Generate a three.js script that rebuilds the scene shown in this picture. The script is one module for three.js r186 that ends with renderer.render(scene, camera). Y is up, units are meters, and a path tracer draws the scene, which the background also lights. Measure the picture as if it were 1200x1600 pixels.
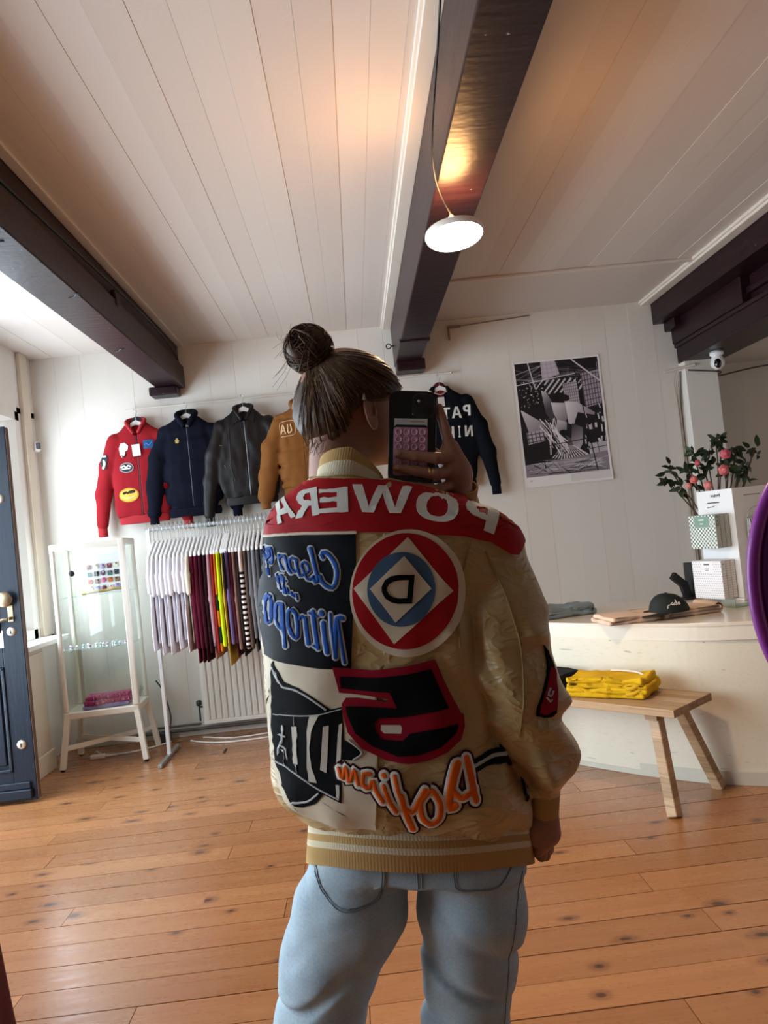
import * as THREE from 'three';
import { mergeGeometries, mergeVertices, toCreasedNormals } from 'three/addons/utils/BufferGeometryUtils.js';
import { TessellateModifier } from 'three/addons/modifiers/TessellateModifier.js';
import { RoundedBoxGeometry } from 'three/addons/geometries/RoundedBoxGeometry.js';
import { ImprovedNoise } from 'three/addons/math/ImprovedNoise.js';
import { FontLoader } from 'three/addons/loaders/FontLoader.js';
import { RectAreaLightUniformsLib } from 'three/addons/lights/RectAreaLightUniformsLib.js';

// ------------------------------------------------------------------ camera, sky, daylight, exposure
const scene = new THREE.Scene();
const renderer = new THREE.WebGLRenderer({ antialias: true });
renderer.toneMapping = THREE.LinearToneMapping;
renderer.toneMappingExposure = 0.85;
renderer.shadowMap.enabled = true;
RectAreaLightUniformsLib.init();

const EYE = new THREE.Vector3(0, 1.33, 0);
const camera = new THREE.PerspectiveCamera(67.29, 0.75, 0.05, 60);
camera.position.copy(EYE);
camera.setRotationFromMatrix(new THREE.Matrix4().makeBasis(
  new THREE.Vector3(0.9938, -0.1055, 0.0366),
  new THREE.Vector3(0.1044, 0.9940, 0.0332),
  new THREE.Vector3(-0.0398, -0.0292, 0.9988)));

scene.background = new THREE.Color(0.80, 0.92, 1.0);      // overcast sky
scene.backgroundIntensity = 3.0;
function daylight(x, y, z, w, h, power, turn = -Math.PI / 2) {    // sky light coming in through one opening
  const l = new THREE.RectAreaLight(new THREE.Color(0.72, 0.87, 1.0), power, w, h);
  l.position.set(x, y, z); l.rotation.y = turn; l.name = 'daylight_opening'; scene.add(l);
}
daylight(-2.84, 1.20, -4.15, 0.84, 2.2, 13);       // open street door
daylight(-2.84, 1.50, -1.9, 2.9, 2.0, 6.8);         // shop window beside it
daylight(-2.27, 1.68, -5.17, 0.66, 1.5, 13);       // narrow window by the corner

// ------------------------------------------------------------------ helpers
let seed = 20240517;
const rnd = () => { seed = (seed * 1664525 + 1013904223) >>> 0; return seed / 4294967296; };
const rr = (a, b) => a + (b - a) * rnd();
const noise = new ImprovedNoise();
const V = (x, y, z) => new THREE.Vector3(x, y, z);
const clamp = (x, a, b) => Math.min(b, Math.max(a, x));
const sstep = (a, b, x) => { const t = clamp((x - a) / (b - a), 0, 1); return t * t * (3 - 2 * t); };
const taken = {};
function numbered(n) { const k = taken[n] = (taken[n] ?? -1) + 1; return k ? n + '_' + String(k).padStart(3, '0') : n; }
function shadows(o) { o.traverse((m) => { if (m.isMesh) { m.castShadow = true; m.receiveShadow = true; } }); return o; }
function thing(name, label, category, pos = [0, 0, 0], turn = 0, group) {
  const o = new THREE.Group(); o.name = numbered(name); o.position.set(...pos); o.rotation.y = turn;
  o.userData = { label, category }; if (group) o.userData.group = group; scene.add(o); return o;
}
function part(parent, name, geo, material, label) {
  const m = new THREE.Mesh(Array.isArray(geo) ? merge(geo) : geo, material); m.name = name;
  if (label) m.userData.label = label; parent.add(m); return m;
}
function solo(name, geo, material, label, category, pos, turn = 0, group) {      // a thing that is one mesh
  const m = new THREE.Mesh(Array.isArray(geo) ? merge(geo) : geo, material); m.name = numbered(name);
  if (pos) m.position.set(...pos); m.rotation.y = turn; m.userData = { label, category }; if (group) m.userData.group = group;
  scene.add(m); return m;
}
function struct(name, geo, material, label) {
  const m = new THREE.Mesh(Array.isArray(geo) ? merge(geo) : geo, material); m.name = name;
  m.userData = { kind: 'structure', label, category: name.split('_')[0] }; scene.add(m); return m;
}
function merge(list) {
  const flat = list.map((g) => { let q = g.index ? g.toNonIndexed() : g; if (!q.attributes.normal) q.computeVertexNormals();
    if (!q.attributes.uv) q.setAttribute('uv', new THREE.BufferAttribute(new Float32Array(q.attributes.position.count * 2), 2));
    for (const k of Object.keys(q.attributes)) if (!['position', 'normal', 'uv', 'color'].includes(k)) q.deleteAttribute(k); return q; });
  const anyc = flat.some((q) => q.attributes.color);
  if (anyc) for (const q of flat) if (!q.attributes.color) q.setAttribute('color', new THREE.BufferAttribute(new Float32Array(q.attributes.position.count * 3).fill(1), 3));
  return mergeGeometries(flat);
}
const M = (c, rough = 0.6, o = {}) => new THREE.MeshPhysicalMaterial({ color: c, roughness: rough, ...o });
const bx = (x0, x1, y0, y1, z0, z1, r = 0) => {
  const w = Math.abs(x1 - x0), h = Math.abs(y1 - y0), d = Math.abs(z1 - z0);
  const g = r ? new RoundedBoxGeometry(w, h, d, 2, Math.min(r, w / 2.01, h / 2.01, d / 2.01)) : new THREE.BoxGeometry(w, h, d);
  return g.translate((x0 + x1) / 2, (y0 + y1) / 2, (z0 + z1) / 2);
};
const box = (w, h, d, x = 0, y = 0, z = 0, r = 0) => bx(x - w / 2, x + w / 2, y - h / 2, y + h / 2, z - d / 2, z + d / 2, r);
function bar(a, b, ra, rb = ra, seg = 14) {                       // round bar between two points
  const A = V(...a), B = V(...b), d = B.clone().sub(A);
  const g = new THREE.CylinderGeometry(rb, ra, d.length(), seg, 1).translate(0, d.length() / 2, 0);
  return g.applyQuaternion(new THREE.Quaternion().setFromUnitVectors(V(0, 1, 0), d.normalize())).translate(...a);
}
function beamBar(a, b, w, d, up = [0, 0, 1]) {                    // square bar between two points
  const A = V(...a), B = V(...b), y = B.clone().sub(A), len = y.length(); y.normalize();
  const z = V(...up).sub(y.clone().multiplyScalar(V(...up).dot(y))).normalize(), x = y.clone().cross(z);
  return new RoundedBoxGeometry(w, len, d, 2, Math.min(w, d) * 0.12).translate(0, len / 2, 0).applyMatrix4(new THREE.Matrix4().makeBasis(x, y, z).setPosition(A));
}
const tube = (pts, r, seg = 32, sides = 8, closed = false) => new THREE.TubeGeometry(new THREE.CatmullRomCurve3(pts.map((p) => V(...p)), closed), seg, r, sides, closed);
const lathe = (pts, seg = 40) => new THREE.LatheGeometry(pts.map((p) => new THREE.Vector2(...p)), seg);
const shapeOf = (pts) => new THREE.Shape(pts.map((p) => new THREE.Vector2(p[0], p[1])));
function uvBox(g, s = 1, off = [0, 0]) {                          // uv in metres from the dominant face direction
  if (g.index) g = g.toNonIndexed();
  const p = g.attributes.position, n = g.attributes.normal, u = new Float32Array(p.count * 2);
  for (let i = 0; i < p.count; i++) {
    const ax = Math.abs(n.getX(i)), ay = Math.abs(n.getY(i)), az = Math.abs(n.getZ(i));
    const [a, b] = ay >= ax && ay >= az ? [p.getX(i), p.getZ(i)] : ax >= az ? [p.getZ(i), p.getY(i)] : [p.getX(i), p.getY(i)];
    u[2 * i] = a * s + off[0]; u[2 * i + 1] = b * s + off[1];
  }
  g.setAttribute('uv', new THREE.BufferAttribute(u, 2)); return g;
}
function canvasTex(w, h, draw, srgb = true, rep) {
  const c = document.createElement('canvas'); c.width = w; c.height = h; draw(c.getContext('2d'), w, h);
  const t = new THREE.CanvasTexture(c); if (srgb) t.colorSpace = THREE.SRGBColorSpace; t.magFilter = THREE.LinearFilter;
  t.wrapS = t.wrapT = THREE.RepeatWrapping; if (rep) t.repeat.set(...rep); t.needsUpdate = true; return t;
}
function dataTex(n, f, srgb = true, rep) {                        // f(u, v) -> [r, g, b] 0..1
  const d = new Uint8Array(n * n * 4);
  for (let j = 0; j < n; j++) for (let i = 0; i < n; i++) { const c = f(i / n, j / n), k = 4 * (j * n + i); for (let q = 0; q < 3; q++) d[k + q] = clamp(c[q], 0, 1) * 255; d[k + 3] = 255; }
  const t = new THREE.DataTexture(d, n, n); if (srgb) t.colorSpace = THREE.SRGBColorSpace; t.magFilter = THREE.LinearFilter; t.wrapS = t.wrapT = THREE.RepeatWrapping;
  if (rep) t.repeat.set(...rep); t.needsUpdate = true; return t;
}
const fbm = (x, y, z = 0, o = 4) => { let s = 0, a = 0.5; for (let i = 0; i < o; i++) { s += a * noise.noise(x, y, z + i * 7.3); x *= 2; y *= 2; a *= 0.5; } return s; };

// signed-distance modelling: a field is meshed with surface nets and pulled exactly onto its zero surface
const smin = (a, b, k) => { const h = clamp(0.5 + 0.5 * (b - a) / k, 0, 1); return b + (a - b) * h - k * h * (1 - h); };
function seg(x, y, z, a, b) {                                     // tapered capsule between [x,y,z,r] joints
  const dx = b[0] - a[0], dy = b[1] - a[1], dz = b[2] - a[2], px = x - a[0], py = y - a[1], pz = z - a[2];
  const t = clamp((px * dx + py * dy + pz * dz) / (dx * dx + dy * dy + dz * dz), 0, 1);
  return Math.hypot(px - dx * t, py - dy * t, pz - dz * t) - (a[3] + (b[3] - a[3]) * t);
}
function chain(x, y, z, js, k = 0.02) { let d = 1e9; for (let i = 0; i + 1 < js.length; i++) { const e = seg(x, y, z, js[i], js[i + 1]); d = d > 1e8 ? e : smin(d, e, k); } return d; }
const ell = (x, y, z, c, r) => { const q = Math.hypot((x - c[0]) / r[0], (y - c[1]) / r[1], (z - c[2]) / r[2]); return (q - 1) * Math.min(...r); };
function grad(f, x, y, z, e = 0.0012) {
  return [(f(x + e, y, z) - f(x - e, y, z)) / (2 * e), (f(x, y + e, z) - f(x, y - e, z)) / (2 * e), (f(x, y, z + e) - f(x, y, z - e)) / (2 * e)];
}
function pull(f, p, level = 0, n = 3) {
  for (let i = 0; i < n; i++) { const d = f(p[0], p[1], p[2]) - level, g = grad(f, p[0], p[1], p[2]), m = g[0] ** 2 + g[1] ** 2 + g[2] ** 2 + 1e-6, s = clamp(d / m, -0.02, 0.02);
    p[0] -= g[0] * s; p[1] -= g[1] * s; p[2] -= g[2] * s; }
  return p;
}
function nets(f, lo, hi, h) {
  const n = [0, 1, 2].map((k) => Math.ceil((hi[k] - lo[k]) / h) + 1), [nx, ny, nz] = n, F = new Float32Array(nx * ny * nz);
  const B = 5; for (let k0 = 0; k0 < nz; k0 += B) for (let j0 = 0; j0 < ny; j0 += B) for (let i0 = 0; i0 < nx; i0 += B) {      // blocks far from the surface are filled at once
    const c = f(lo[0] + (i0 + 2) * h, lo[1] + (j0 + 2) * h, lo[2] + (k0 + 2) * h), far = Math.abs(c) > 6.5 * h + 0.012;
    for (let k = k0; k < Math.min(nz, k0 + B); k++) for (let j = j0; j < Math.min(ny, j0 + B); j++) for (let i = i0; i < Math.min(nx, i0 + B); i++) F[(k * ny + j) * nx + i] = far ? c : f(lo[0] + i * h, lo[1] + j * h, lo[2] + k * h);
  }
  const id = new Int32Array(nx * ny * nz).fill(-1), pos = [], at = (i, j, k) => (k * ny + j) * nx + i;
  for (let k = 0; k < nz - 1; k++) for (let j = 0; j < ny - 1; j++) for (let i = 0; i < nx - 1; i++) {
    let c = 0, sx = 0, sy = 0, sz = 0, m = 0; const v = [];
    for (let q = 0; q < 8; q++) { v[q] = F[at(i + (q & 1), j + (q >> 1 & 1), k + (q >> 2))]; if (v[q] < 0) m |= 1 << q; }
    if (m === 0 || m === 255) continue;
    for (let q = 0; q < 8; q++) for (const b of [1, 2, 4]) if (!(q & b)) { const r = q | b; if ((v[q] < 0) !== (v[r] < 0)) { const t = v[q] / (v[q] - v[r]); sx += (q & 1) + (b === 1 ? t : 0); sy += (q >> 1 & 1) + (b === 2 ? t : 0); sz += (q >> 2) + (b === 4 ? t : 0); c++; } }
    id[at(i, j, k)] = pos.length / 3;
    const p = pull(f, [lo[0] + (i + sx / c) * h, lo[1] + (j + sy / c) * h, lo[2] + (k + sz / c) * h], 0, 2); pos.push(...p);
  }
  const idx = [], quad = (a, b, c, d, flip) => { if (a < 0 || b < 0 || c < 0 || d < 0) return; flip ? idx.push(a, c, b, a, d, c) : idx.push(a, b, c, a, c, d); };
  for (let k = 1; k < nz - 1; k++) for (let j = 1; j < ny - 1; j++) for (let i = 1; i < nx - 1; i++) {
    const a = F[at(i, j, k)] < 0;
    if (a !== F[at(i + 1, j, k)] < 0) quad(id[at(i, j - 1, k - 1)], id[at(i, j, k - 1)], id[at(i, j, k)], id[at(i, j - 1, k)], !a);
    if (a !== F[at(i, j + 1, k)] < 0) quad(id[at(i - 1, j, k - 1)], id[at(i - 1, j, k)], id[at(i, j, k)], id[at(i, j, k - 1)], !a);
    if (a !== F[at(i, j, k + 1)] < 0) quad(id[at(i - 1, j - 1, k)], id[at(i, j - 1, k)], id[at(i, j, k)], id[at(i - 1, j, k)], !a);
  }
  const g = new THREE.BufferGeometry(); g.setAttribute('position', new THREE.Float32BufferAttribute(pos, 3)); g.setIndex(idx);
  const nn = new Float32Array(pos.length), uv = new Float32Array(pos.length / 3 * 2);
  for (let i = 0; i < pos.length; i += 3) { const q = grad(f, pos[i], pos[i + 1], pos[i + 2]), l = Math.hypot(...q) || 1; nn[i] = q[0] / l; nn[i + 1] = q[1] / l; nn[i + 2] = q[2] / l; uv[i / 3 * 2] = pos[i]; uv[i / 3 * 2 + 1] = pos[i + 1]; }
  g.setAttribute('normal', new THREE.BufferAttribute(nn, 3)); g.setAttribute('uv', new THREE.BufferAttribute(uv, 2)); return g;
}
// lofted body of superellipse sections: rows [y, cx, rx, cz, rz], smooth between rows
function loft(rows, n = 2.3, yaw = 0) {
  rows = [...rows].sort((a, b) => a[0] - b[0]); const cs = Math.cos(yaw), sn = Math.sin(yaw);
  const val = (y, c) => { let i = 0; while (i < rows.length - 2 && y > rows[i + 1][0]) i++; const a = rows[Math.max(0, i - 1)], b = rows[i], d = rows[i + 1], e = rows[Math.min(rows.length - 1, i + 2)];
    const t = clamp((y - b[0]) / (d[0] - b[0]), 0, 1), w = d[0] - b[0], m0 = (d[c] - a[c]) / (d[0] - a[0]) * w, m1 = (e[c] - b[c]) / (e[0] - b[0]) * w, t2 = t * t, t3 = t2 * t;
    return (2 * t3 - 3 * t2 + 1) * b[c] + (t3 - 2 * t2 + t) * m0 + (-2 * t3 + 3 * t2) * d[c] + (t3 - t2) * m1; };
  const top = rows[rows.length - 1][0], bot = rows[0][0];
  const f = (x, y, z) => { const yy = clamp(y, bot, top), rx = val(yy, 2), rz = val(yy, 4), ax = x - val(yy, 1), az = z - val(yy, 3), dx = ax * cs + az * sn, dz = az * cs - ax * sn;
    const d = (Math.pow(Math.pow(Math.abs(dx / rx), n) + Math.pow(Math.abs(dz / rz), n), 1 / n) - 1) * Math.min(rx, rz); return Math.max(d, y - top, bot - y); };
  f.val = val; return f;
}
// laying cloth pieces on a field, seen as a pattern in its x, y plane from the +z side
const tess = new TessellateModifier(0.011, 7);
function drape(f, z0 = 0.3, lift = 0) {
  const memo = new Map();
  const first = (u, v) => { const key = Math.round(u / 0.006) * 4096 + Math.round(v / 0.006); let z = memo.get(key); if (z !== undefined) return z;
    let best = 1e9, bz = 0; z = z0; for (let i = 0; i < 60; i++) { const d = f(u, v, z); if (d < best) { best = d; bz = z; } if (d < 0.0015) break; z -= Math.max(0.003, d * 0.6); if (z < -0.12) break; } memo.set(key, bz); return bz; };
  const put = (u, v, h) => pull(f, [u, v, first(u, v)], h > 0 ? h + lift : h, 3);
  const lay = (g) => { const p = g.attributes.position; for (let i = 0; i < p.count; i++) { const q = put(p.getX(i), p.getY(i), p.getZ(i)); p.setXYZ(i, ...q); } return g; };
  return {
    put,
    piece(shape, h0, h) {                                         // outline cut from cloth of thickness h - h0
      let g = new THREE.ExtrudeGeometry(shape, { depth: h - h0, bevelEnabled: false, curveSegments: 24 }).translate(0, 0, h0);
      g.deleteAttribute('normal'); g = tess.modify(g.index ? g.toNonIndexed() : g); lay(g); g.computeVertexNormals(); return toCreasedNormals(g, 0.7);
    },
    stroke(pts, w, h0, h, closed = false, puff = 0.25) {          // embroidered line of width w
      const c = new THREE.CatmullRomCurve3(pts.map((p) => V(p[0], p[1], 0)), closed, 'catmullrom', 0.4), len = c.getLength(), n = Math.max(3, Math.ceil(len / 0.005)), rows = [];
      const P = c.getSpacedPoints(n), r = w / 2; let T = P.map((p, i) => P[Math.min(n, i + 1)].clone().sub(P[Math.max(0, i - 1)]).normalize());
      if (!closed) for (const a of [1, 0.75, 0.4]) rows.push([P[0].clone().addScaledVector(T[0], -r * a), T[0], Math.sqrt(1 - a * a * 0.97)]);
      P.forEach((p, i) => rows.push([p, T[i], 1])); if (!closed) for (const a of [0.4, 0.75, 1]) rows.push([P[n].clone().addScaledVector(T[n], r * a), T[n], Math.sqrt(1 - a * a * 0.97)]);
      const pos = [], idx = [], uv = [], hs = [[-1, h0], [-0.95, h], [-0.45, h + (h - h0) * puff], [0.45, h + (h - h0) * puff], [0.95, h], [1, h0]];
      rows.forEach(([p, t, s]) => { for (const [a, hh] of hs) { const q = put(p.x - t.y * a * r * s, p.y + t.x * a * r * s, hh); pos.push(...q); uv.push(p.x, p.y); } });
      for (let i = 0; i + 1 < rows.length; i++) for (let j = 0; j < 5; j++) { const a = i * 6 + j, b = a + 6; idx.push(a, b, a + 1, a + 1, b, b + 1); }
      const g = new THREE.BufferGeometry(); g.setAttribute('position', new THREE.Float32BufferAttribute(pos, 3)); g.setAttribute('uv', new THREE.Float32BufferAttribute(uv, 2)); g.setIndex(idx); g.computeVertexNormals(); return g;
    },
  };
}
const font = await new FontLoader().loadAsync('fonts/droid/droid_sans_bold.typeface.json');
const serif = await new FontLoader().loadAsync('fonts/droid/droid_serif_bold.typeface.json');
// letter outlines fitted to a box: centre, width, height, turn; flip mirrors it left to right
function glyph(ch, cx, cy, w, h, turn = 0, flip = false, ff = font, shear = 0) {
  const shapes = ff.generateShapes(ch, 1), b = new THREE.Box2(); for (const s of shapes) for (const p of s.getPoints(8)) b.expandByPoint(p);
  const sz = b.getSize(new THREE.Vector2()), c = b.getCenter(new THREE.Vector2()), cs = Math.cos(turn), sn = Math.sin(turn);
  const tr = (p) => { let x = (p.x - c.x) / sz.x * w * (flip ? -1 : 1), y = (p.y - c.y) / sz.y * h; x += shear * y; return new THREE.Vector2(cx + x * cs - y * sn, cy + x * sn + y * cs); };
  return shapes.map((s) => { const q = new THREE.Shape(s.getPoints(8).map(tr)); q.holes = s.holes.map((o) => new THREE.Path(o.getPoints(8).map(tr))); return q; });
}

// ------------------------------------------------------------------ materials of the room
const pineMaps = [0, 1].map((v) => {
  const knots = Array.from({ length: 11 }, () => [rnd(), rnd(), rr(0.007, 0.017), rr(0.9, 1.7)]);
  return dataTex(640, (u, w) => {
    let bend = 0, dark = 0; for (const [a, b, r, e] of knots) { const dx = (u - a) * 2.4 / e, dy = (w - b) * 0.6, q = Math.hypot(dx * 0.75, dy) / r; bend += Math.exp(-q * q / 9) * (dy > 0 ? 1 : -1) * 0.012; dark += Math.exp(-(q ** 4) * 0.9) + 0.28 * Math.exp(-((q - 1.7) ** 2) * 3); }
    const y = w * 0.6 + bend, g = fbm(u * 5, y * 150, 3 + v * 9, 3), f = fbm(u * 60, y * 900, 11, 2), l = fbm(u * 2.2, y * 16, 21 + v * 5, 3), scuff = Math.max(0, fbm(u * 26, w * 12, 41 + v, 4) - 0.18);
    const t = 0.5 + g * 0.55 + f * 0.16 + l * 0.4; const c = [0.80 + 0.13 * t - 0.05, 0.52 + 0.16 * t - 0.03, 0.30 + 0.13 * t];
    const k = clamp(dark, 0, 1) * 0.75; return [c[0] * (1 - k) + 0.24 * k + scuff * 0.10, c[1] * (1 - k) + 0.12 * k + scuff * 0.14, c[2] * (1 - k) + 0.08 * k + scuff * 0.17];
  }, true, [1 / 2.4, 1 / 0.6]);
});
const floorRough = dataTex(256, (u, v) => { const q = 0.42 + 0.25 * fbm(u * 8, v * 30, 5, 4) + 0.1 * fbm(u * 60, v * 60, 2, 2); return [q, q, q]; }, false, [0.8, 1.2]);
const floorMats = ['#cfc8c2', '#c5bab1', '#d6cec8', '#bfb4aa', '#cac0b8'].map((c, i) => M(c, 0.72, { map: pineMaps[i % 2], roughnessMap: floorRough, clearcoat: 0.35, clearcoatRoughness: 0.25 }));
const paintBump = dataTex(384, (u, v) => { const q = 0.5 + 0.35 * fbm(u * 10, v * 10, 1, 4) + 0.2 * fbm(u * 90, v * 90, 7, 2); return [q, q, q]; }, false, [0.9, 0.9]);
const wallMats = ['#e6dfd5', '#e5ddd3', '#e7e0d6'].map((c) => M(c, 0.62, { bumpMap: paintBump, bumpScale: 0.0016 }));
const ceilMats = ['#d9cec4', '#d6cac0', '#dcd1c8', '#d5c9bf'].map((c) => M(c, 0.5, { bumpMap: paintBump, bumpScale: 0.0018 }));
const trimM = M('#e6dccf', 0.45), creamM = M('#e3d6c2', 0.45), whiteM = M('#eeeae4', 0.4), blackM = M('#101012', 0.5), gapM = M('#6d5f52', 0.9), seamM = M('#b9ad9f', 0.8);
const beamMap = dataTex(320, (u, v) => { const f = fbm(u * 70, v * 70, 3, 2), s = f > 0.43 ? 0.55 : 0, g = 0.15 * fbm(u * 6, v * 40, 9, 3); return [0.145 + g * 0.5 + s, 0.07 + g * 0.35 + s, 0.09 + g * 0.35 + s]; }, true, [0.7, 0.7]);
const beamBump = dataTex(256, (u, v) => { const q = 0.5 + 0.5 * fbm(u * 7, v * 45, 2, 3) + 0.25 * fbm(u * 60, v * 60, 4, 2); return [q, q, q]; }, false, [0.8, 0.8]);
const beamM = M('#ffffff', 0.36, { map: beamMap, bumpMap: beamBump, bumpScale: 0.002, specularIntensity: 0.45 });

// ------------------------------------------------------------------ floor: boards running across the room
const FZ = 1.6, BZ = -5.8, CY = 2.907, LX = -2.88;
{
  const floor = struct('floor', bx(-3.1, 4.4, -0.14, -0.022, -6.6, 1.8), gapM, 'worn varnished pine board floor');
  const w = 0.147; let row = 0;
  for (let z = BZ - 0.7; z < FZ - 0.02; z += w, row++) {
    let x = -3.05 + [0, -1.1, -0.5, -1.7, -0.85][row % 5];
    while (x < 4.35) {
      const len = [2.35, 1.9, 2.2, 1.6][Math.floor(rnd() * 4)], x0 = Math.max(-3.05, x), x1 = Math.min(4.38, x + len); x += len;
      if (x1 - x0 < 0.1) continue;
      const dy = rr(-0.0012, 0), g = uvBox(bx(x0 + 0.0012, x1 - 0.0012, -0.022, dy, z + 0.0019, z + w - 0.0019), 1, [rnd() * 3, rnd() * 3]);
      part(floor, 'floor_board', g, floorMats[Math.floor(rnd() * 5)]);
    }
  }
}
// ------------------------------------------------------------------ walls
{
  const wb = struct('wall_back', bx(-3.1, 2.86, -0.02, 3.0, BZ - 0.7, BZ - 0.012), seamM, 'white painted board wall behind the hanging jackets');
  let i = 0; for (let x = -2.30; x < 2.85; x += 0.19, i++) part(wb, 'wall_board', uvBox(bx(x + 0.0003, Math.min(2.86, x + 0.19) - 0.0003, 0, 2.99, BZ - 0.014, BZ - (i % 3) * 0.0008), 1, [i * 0.3, 0]), wallMats[i % 3]);
  const pill = struct('wall_pillar', uvBox(bx(2.61, 2.86, 0, 2.40, BZ - 0.6, BZ + 0.10, 0.006)), wallMats[0], 'plain plastered pillar below the dark beam');
  struct('wall_alcove', uvBox(bx(2.84, 4.4, 0, 3.0, -6.55, -6.35)), wallMats[1], 'shaded wall recessed beyond the pillar');
  struct('wall_right', bx(4.2, 4.4, 0, 3.0, -6.4, 1.8), wallMats[1], 'white side wall beyond the counter');
  struct('wall_front', bx(-3.1, 4.4, 0, 3.0, FZ, FZ + 0.15), M('#54483f', 0.7), 'brown wall behind the viewer');
  // street side: deep plane with the open door and the shop window, and a nearer bay with a narrow window
  const wl = struct('wall_left', [bx(LX - 0.2, LX, 0, 0.5, -3.4, FZ), bx(LX - 0.2, LX, 2.5, 3.0, -3.4, FZ), bx(LX - 0.2, LX, 0, 3.0, -0.42, FZ), bx(LX - 0.2, LX, 0, 3.0, -3.68, -3.36), bx(LX - 0.2, LX, 2.28, 3.0, -4.66, -3.66)], wallMats[0], 'white street wall with door opening and shop window');
  struct('wall_bay', [bx(-3.1, -2.29, 0, 3.0, -4.80, -4.68), bx(-2.47, -2.29, 2.46, 3.0, -5.82, -4.7), bx(-2.47, -2.29, 0, 0.86, -5.82, -4.7), bx(-2.47, -2.29, 0.8, 2.5, -4.88, -4.7), bx(-2.47, -2.29, 0.8, 2.5, -5.82, -5.5)], whiteM, 'white bay wall around the narrow window');
  struct('wall_parapet', [bx(-2.29, -2.19, 0, 0.82, -5.32, -4.82, 0.004), bx(-2.19, -2.183, 0.14, 0.79, -5.31, -4.9)], creamM, 'cream panelled wall under the window sill');
  struct('trim_sill', bx(-2.40, -2.10, 0.83, 0.865, -5.6, -4.82, 0.006), whiteM, 'white window sill beside the glass cabinet');
  struct('baseboard_left', bx(-2.19, -2.168, 0, 0.13, -5.34, -4.82, 0.004), creamM, 'cream skirting below the sill');
  struct('trim_post', bx(-2.29, -2.262, 0.865, 2.905, -5.68, -5.56, 0.004), creamM, 'cream corner post beside the window');
  struct('baseboard_back', bx(-2.2, 2.61, 0, 0.07, BZ, BZ + 0.012, 0.003), M('#c9c2b8', 0.6), 'low grey skirting under the radiator');
  // glazing
  const w1 = new THREE.Group(); w1.name = 'window_1'; w1.userData = { kind: 'structure', label: 'narrow white framed window by the corner', category: 'window' }; scene.add(w1);
  part(w1, 'window_frame', [bx(-2.40, -2.28, 0.86, 0.93, -5.5, -4.88), bx(-2.40, -2.28, 2.40, 2.46, -5.5, -4.88), bx(-2.40, -2.28, 0.86, 2.46, -5.5, -5.44), bx(-2.40, -2.28, 0.86, 2.46, -4.94, -4.88)], whiteM);
  part(w1, 'pane', bx(-2.345, -2.341, 0.93, 2.40, -5.44, -4.94), M('#ffffff', 0, { transmission: 1, ior: 1.45 }));
  const w2 = new THREE.Group(); w2.name = 'window_2'; w2.userData = { kind: 'structure', label: 'wide shop window on the street side', category: 'window' }; scene.add(w2);
  part(w2, 'window_frame', [bx(LX - 0.12, LX - 0.02, 0.5, 0.56, -3.36, -0.42), bx(LX - 0.12, LX - 0.02, 2.44, 2.5, -3.36, -0.42), bx(LX - 0.12, LX - 0.02, 0.5, 2.5, -3.36, -3.3), bx(LX - 0.12, LX - 0.02, 0.5, 2.5, -0.48, -0.42), bx(LX - 0.12, LX - 0.02, 0.5, 2.5, -1.93, -1.87)], whiteM);
  for (const [a, b] of [[-3.3, -1.93], [-1.87, -0.48]]) part(w2, 'pane', bx(LX - 0.07, LX - 0.066, 0.56, 2.44, a, b), M('#ffffff', 0, { transmission: 1, ior: 1.45 }));
}
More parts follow.
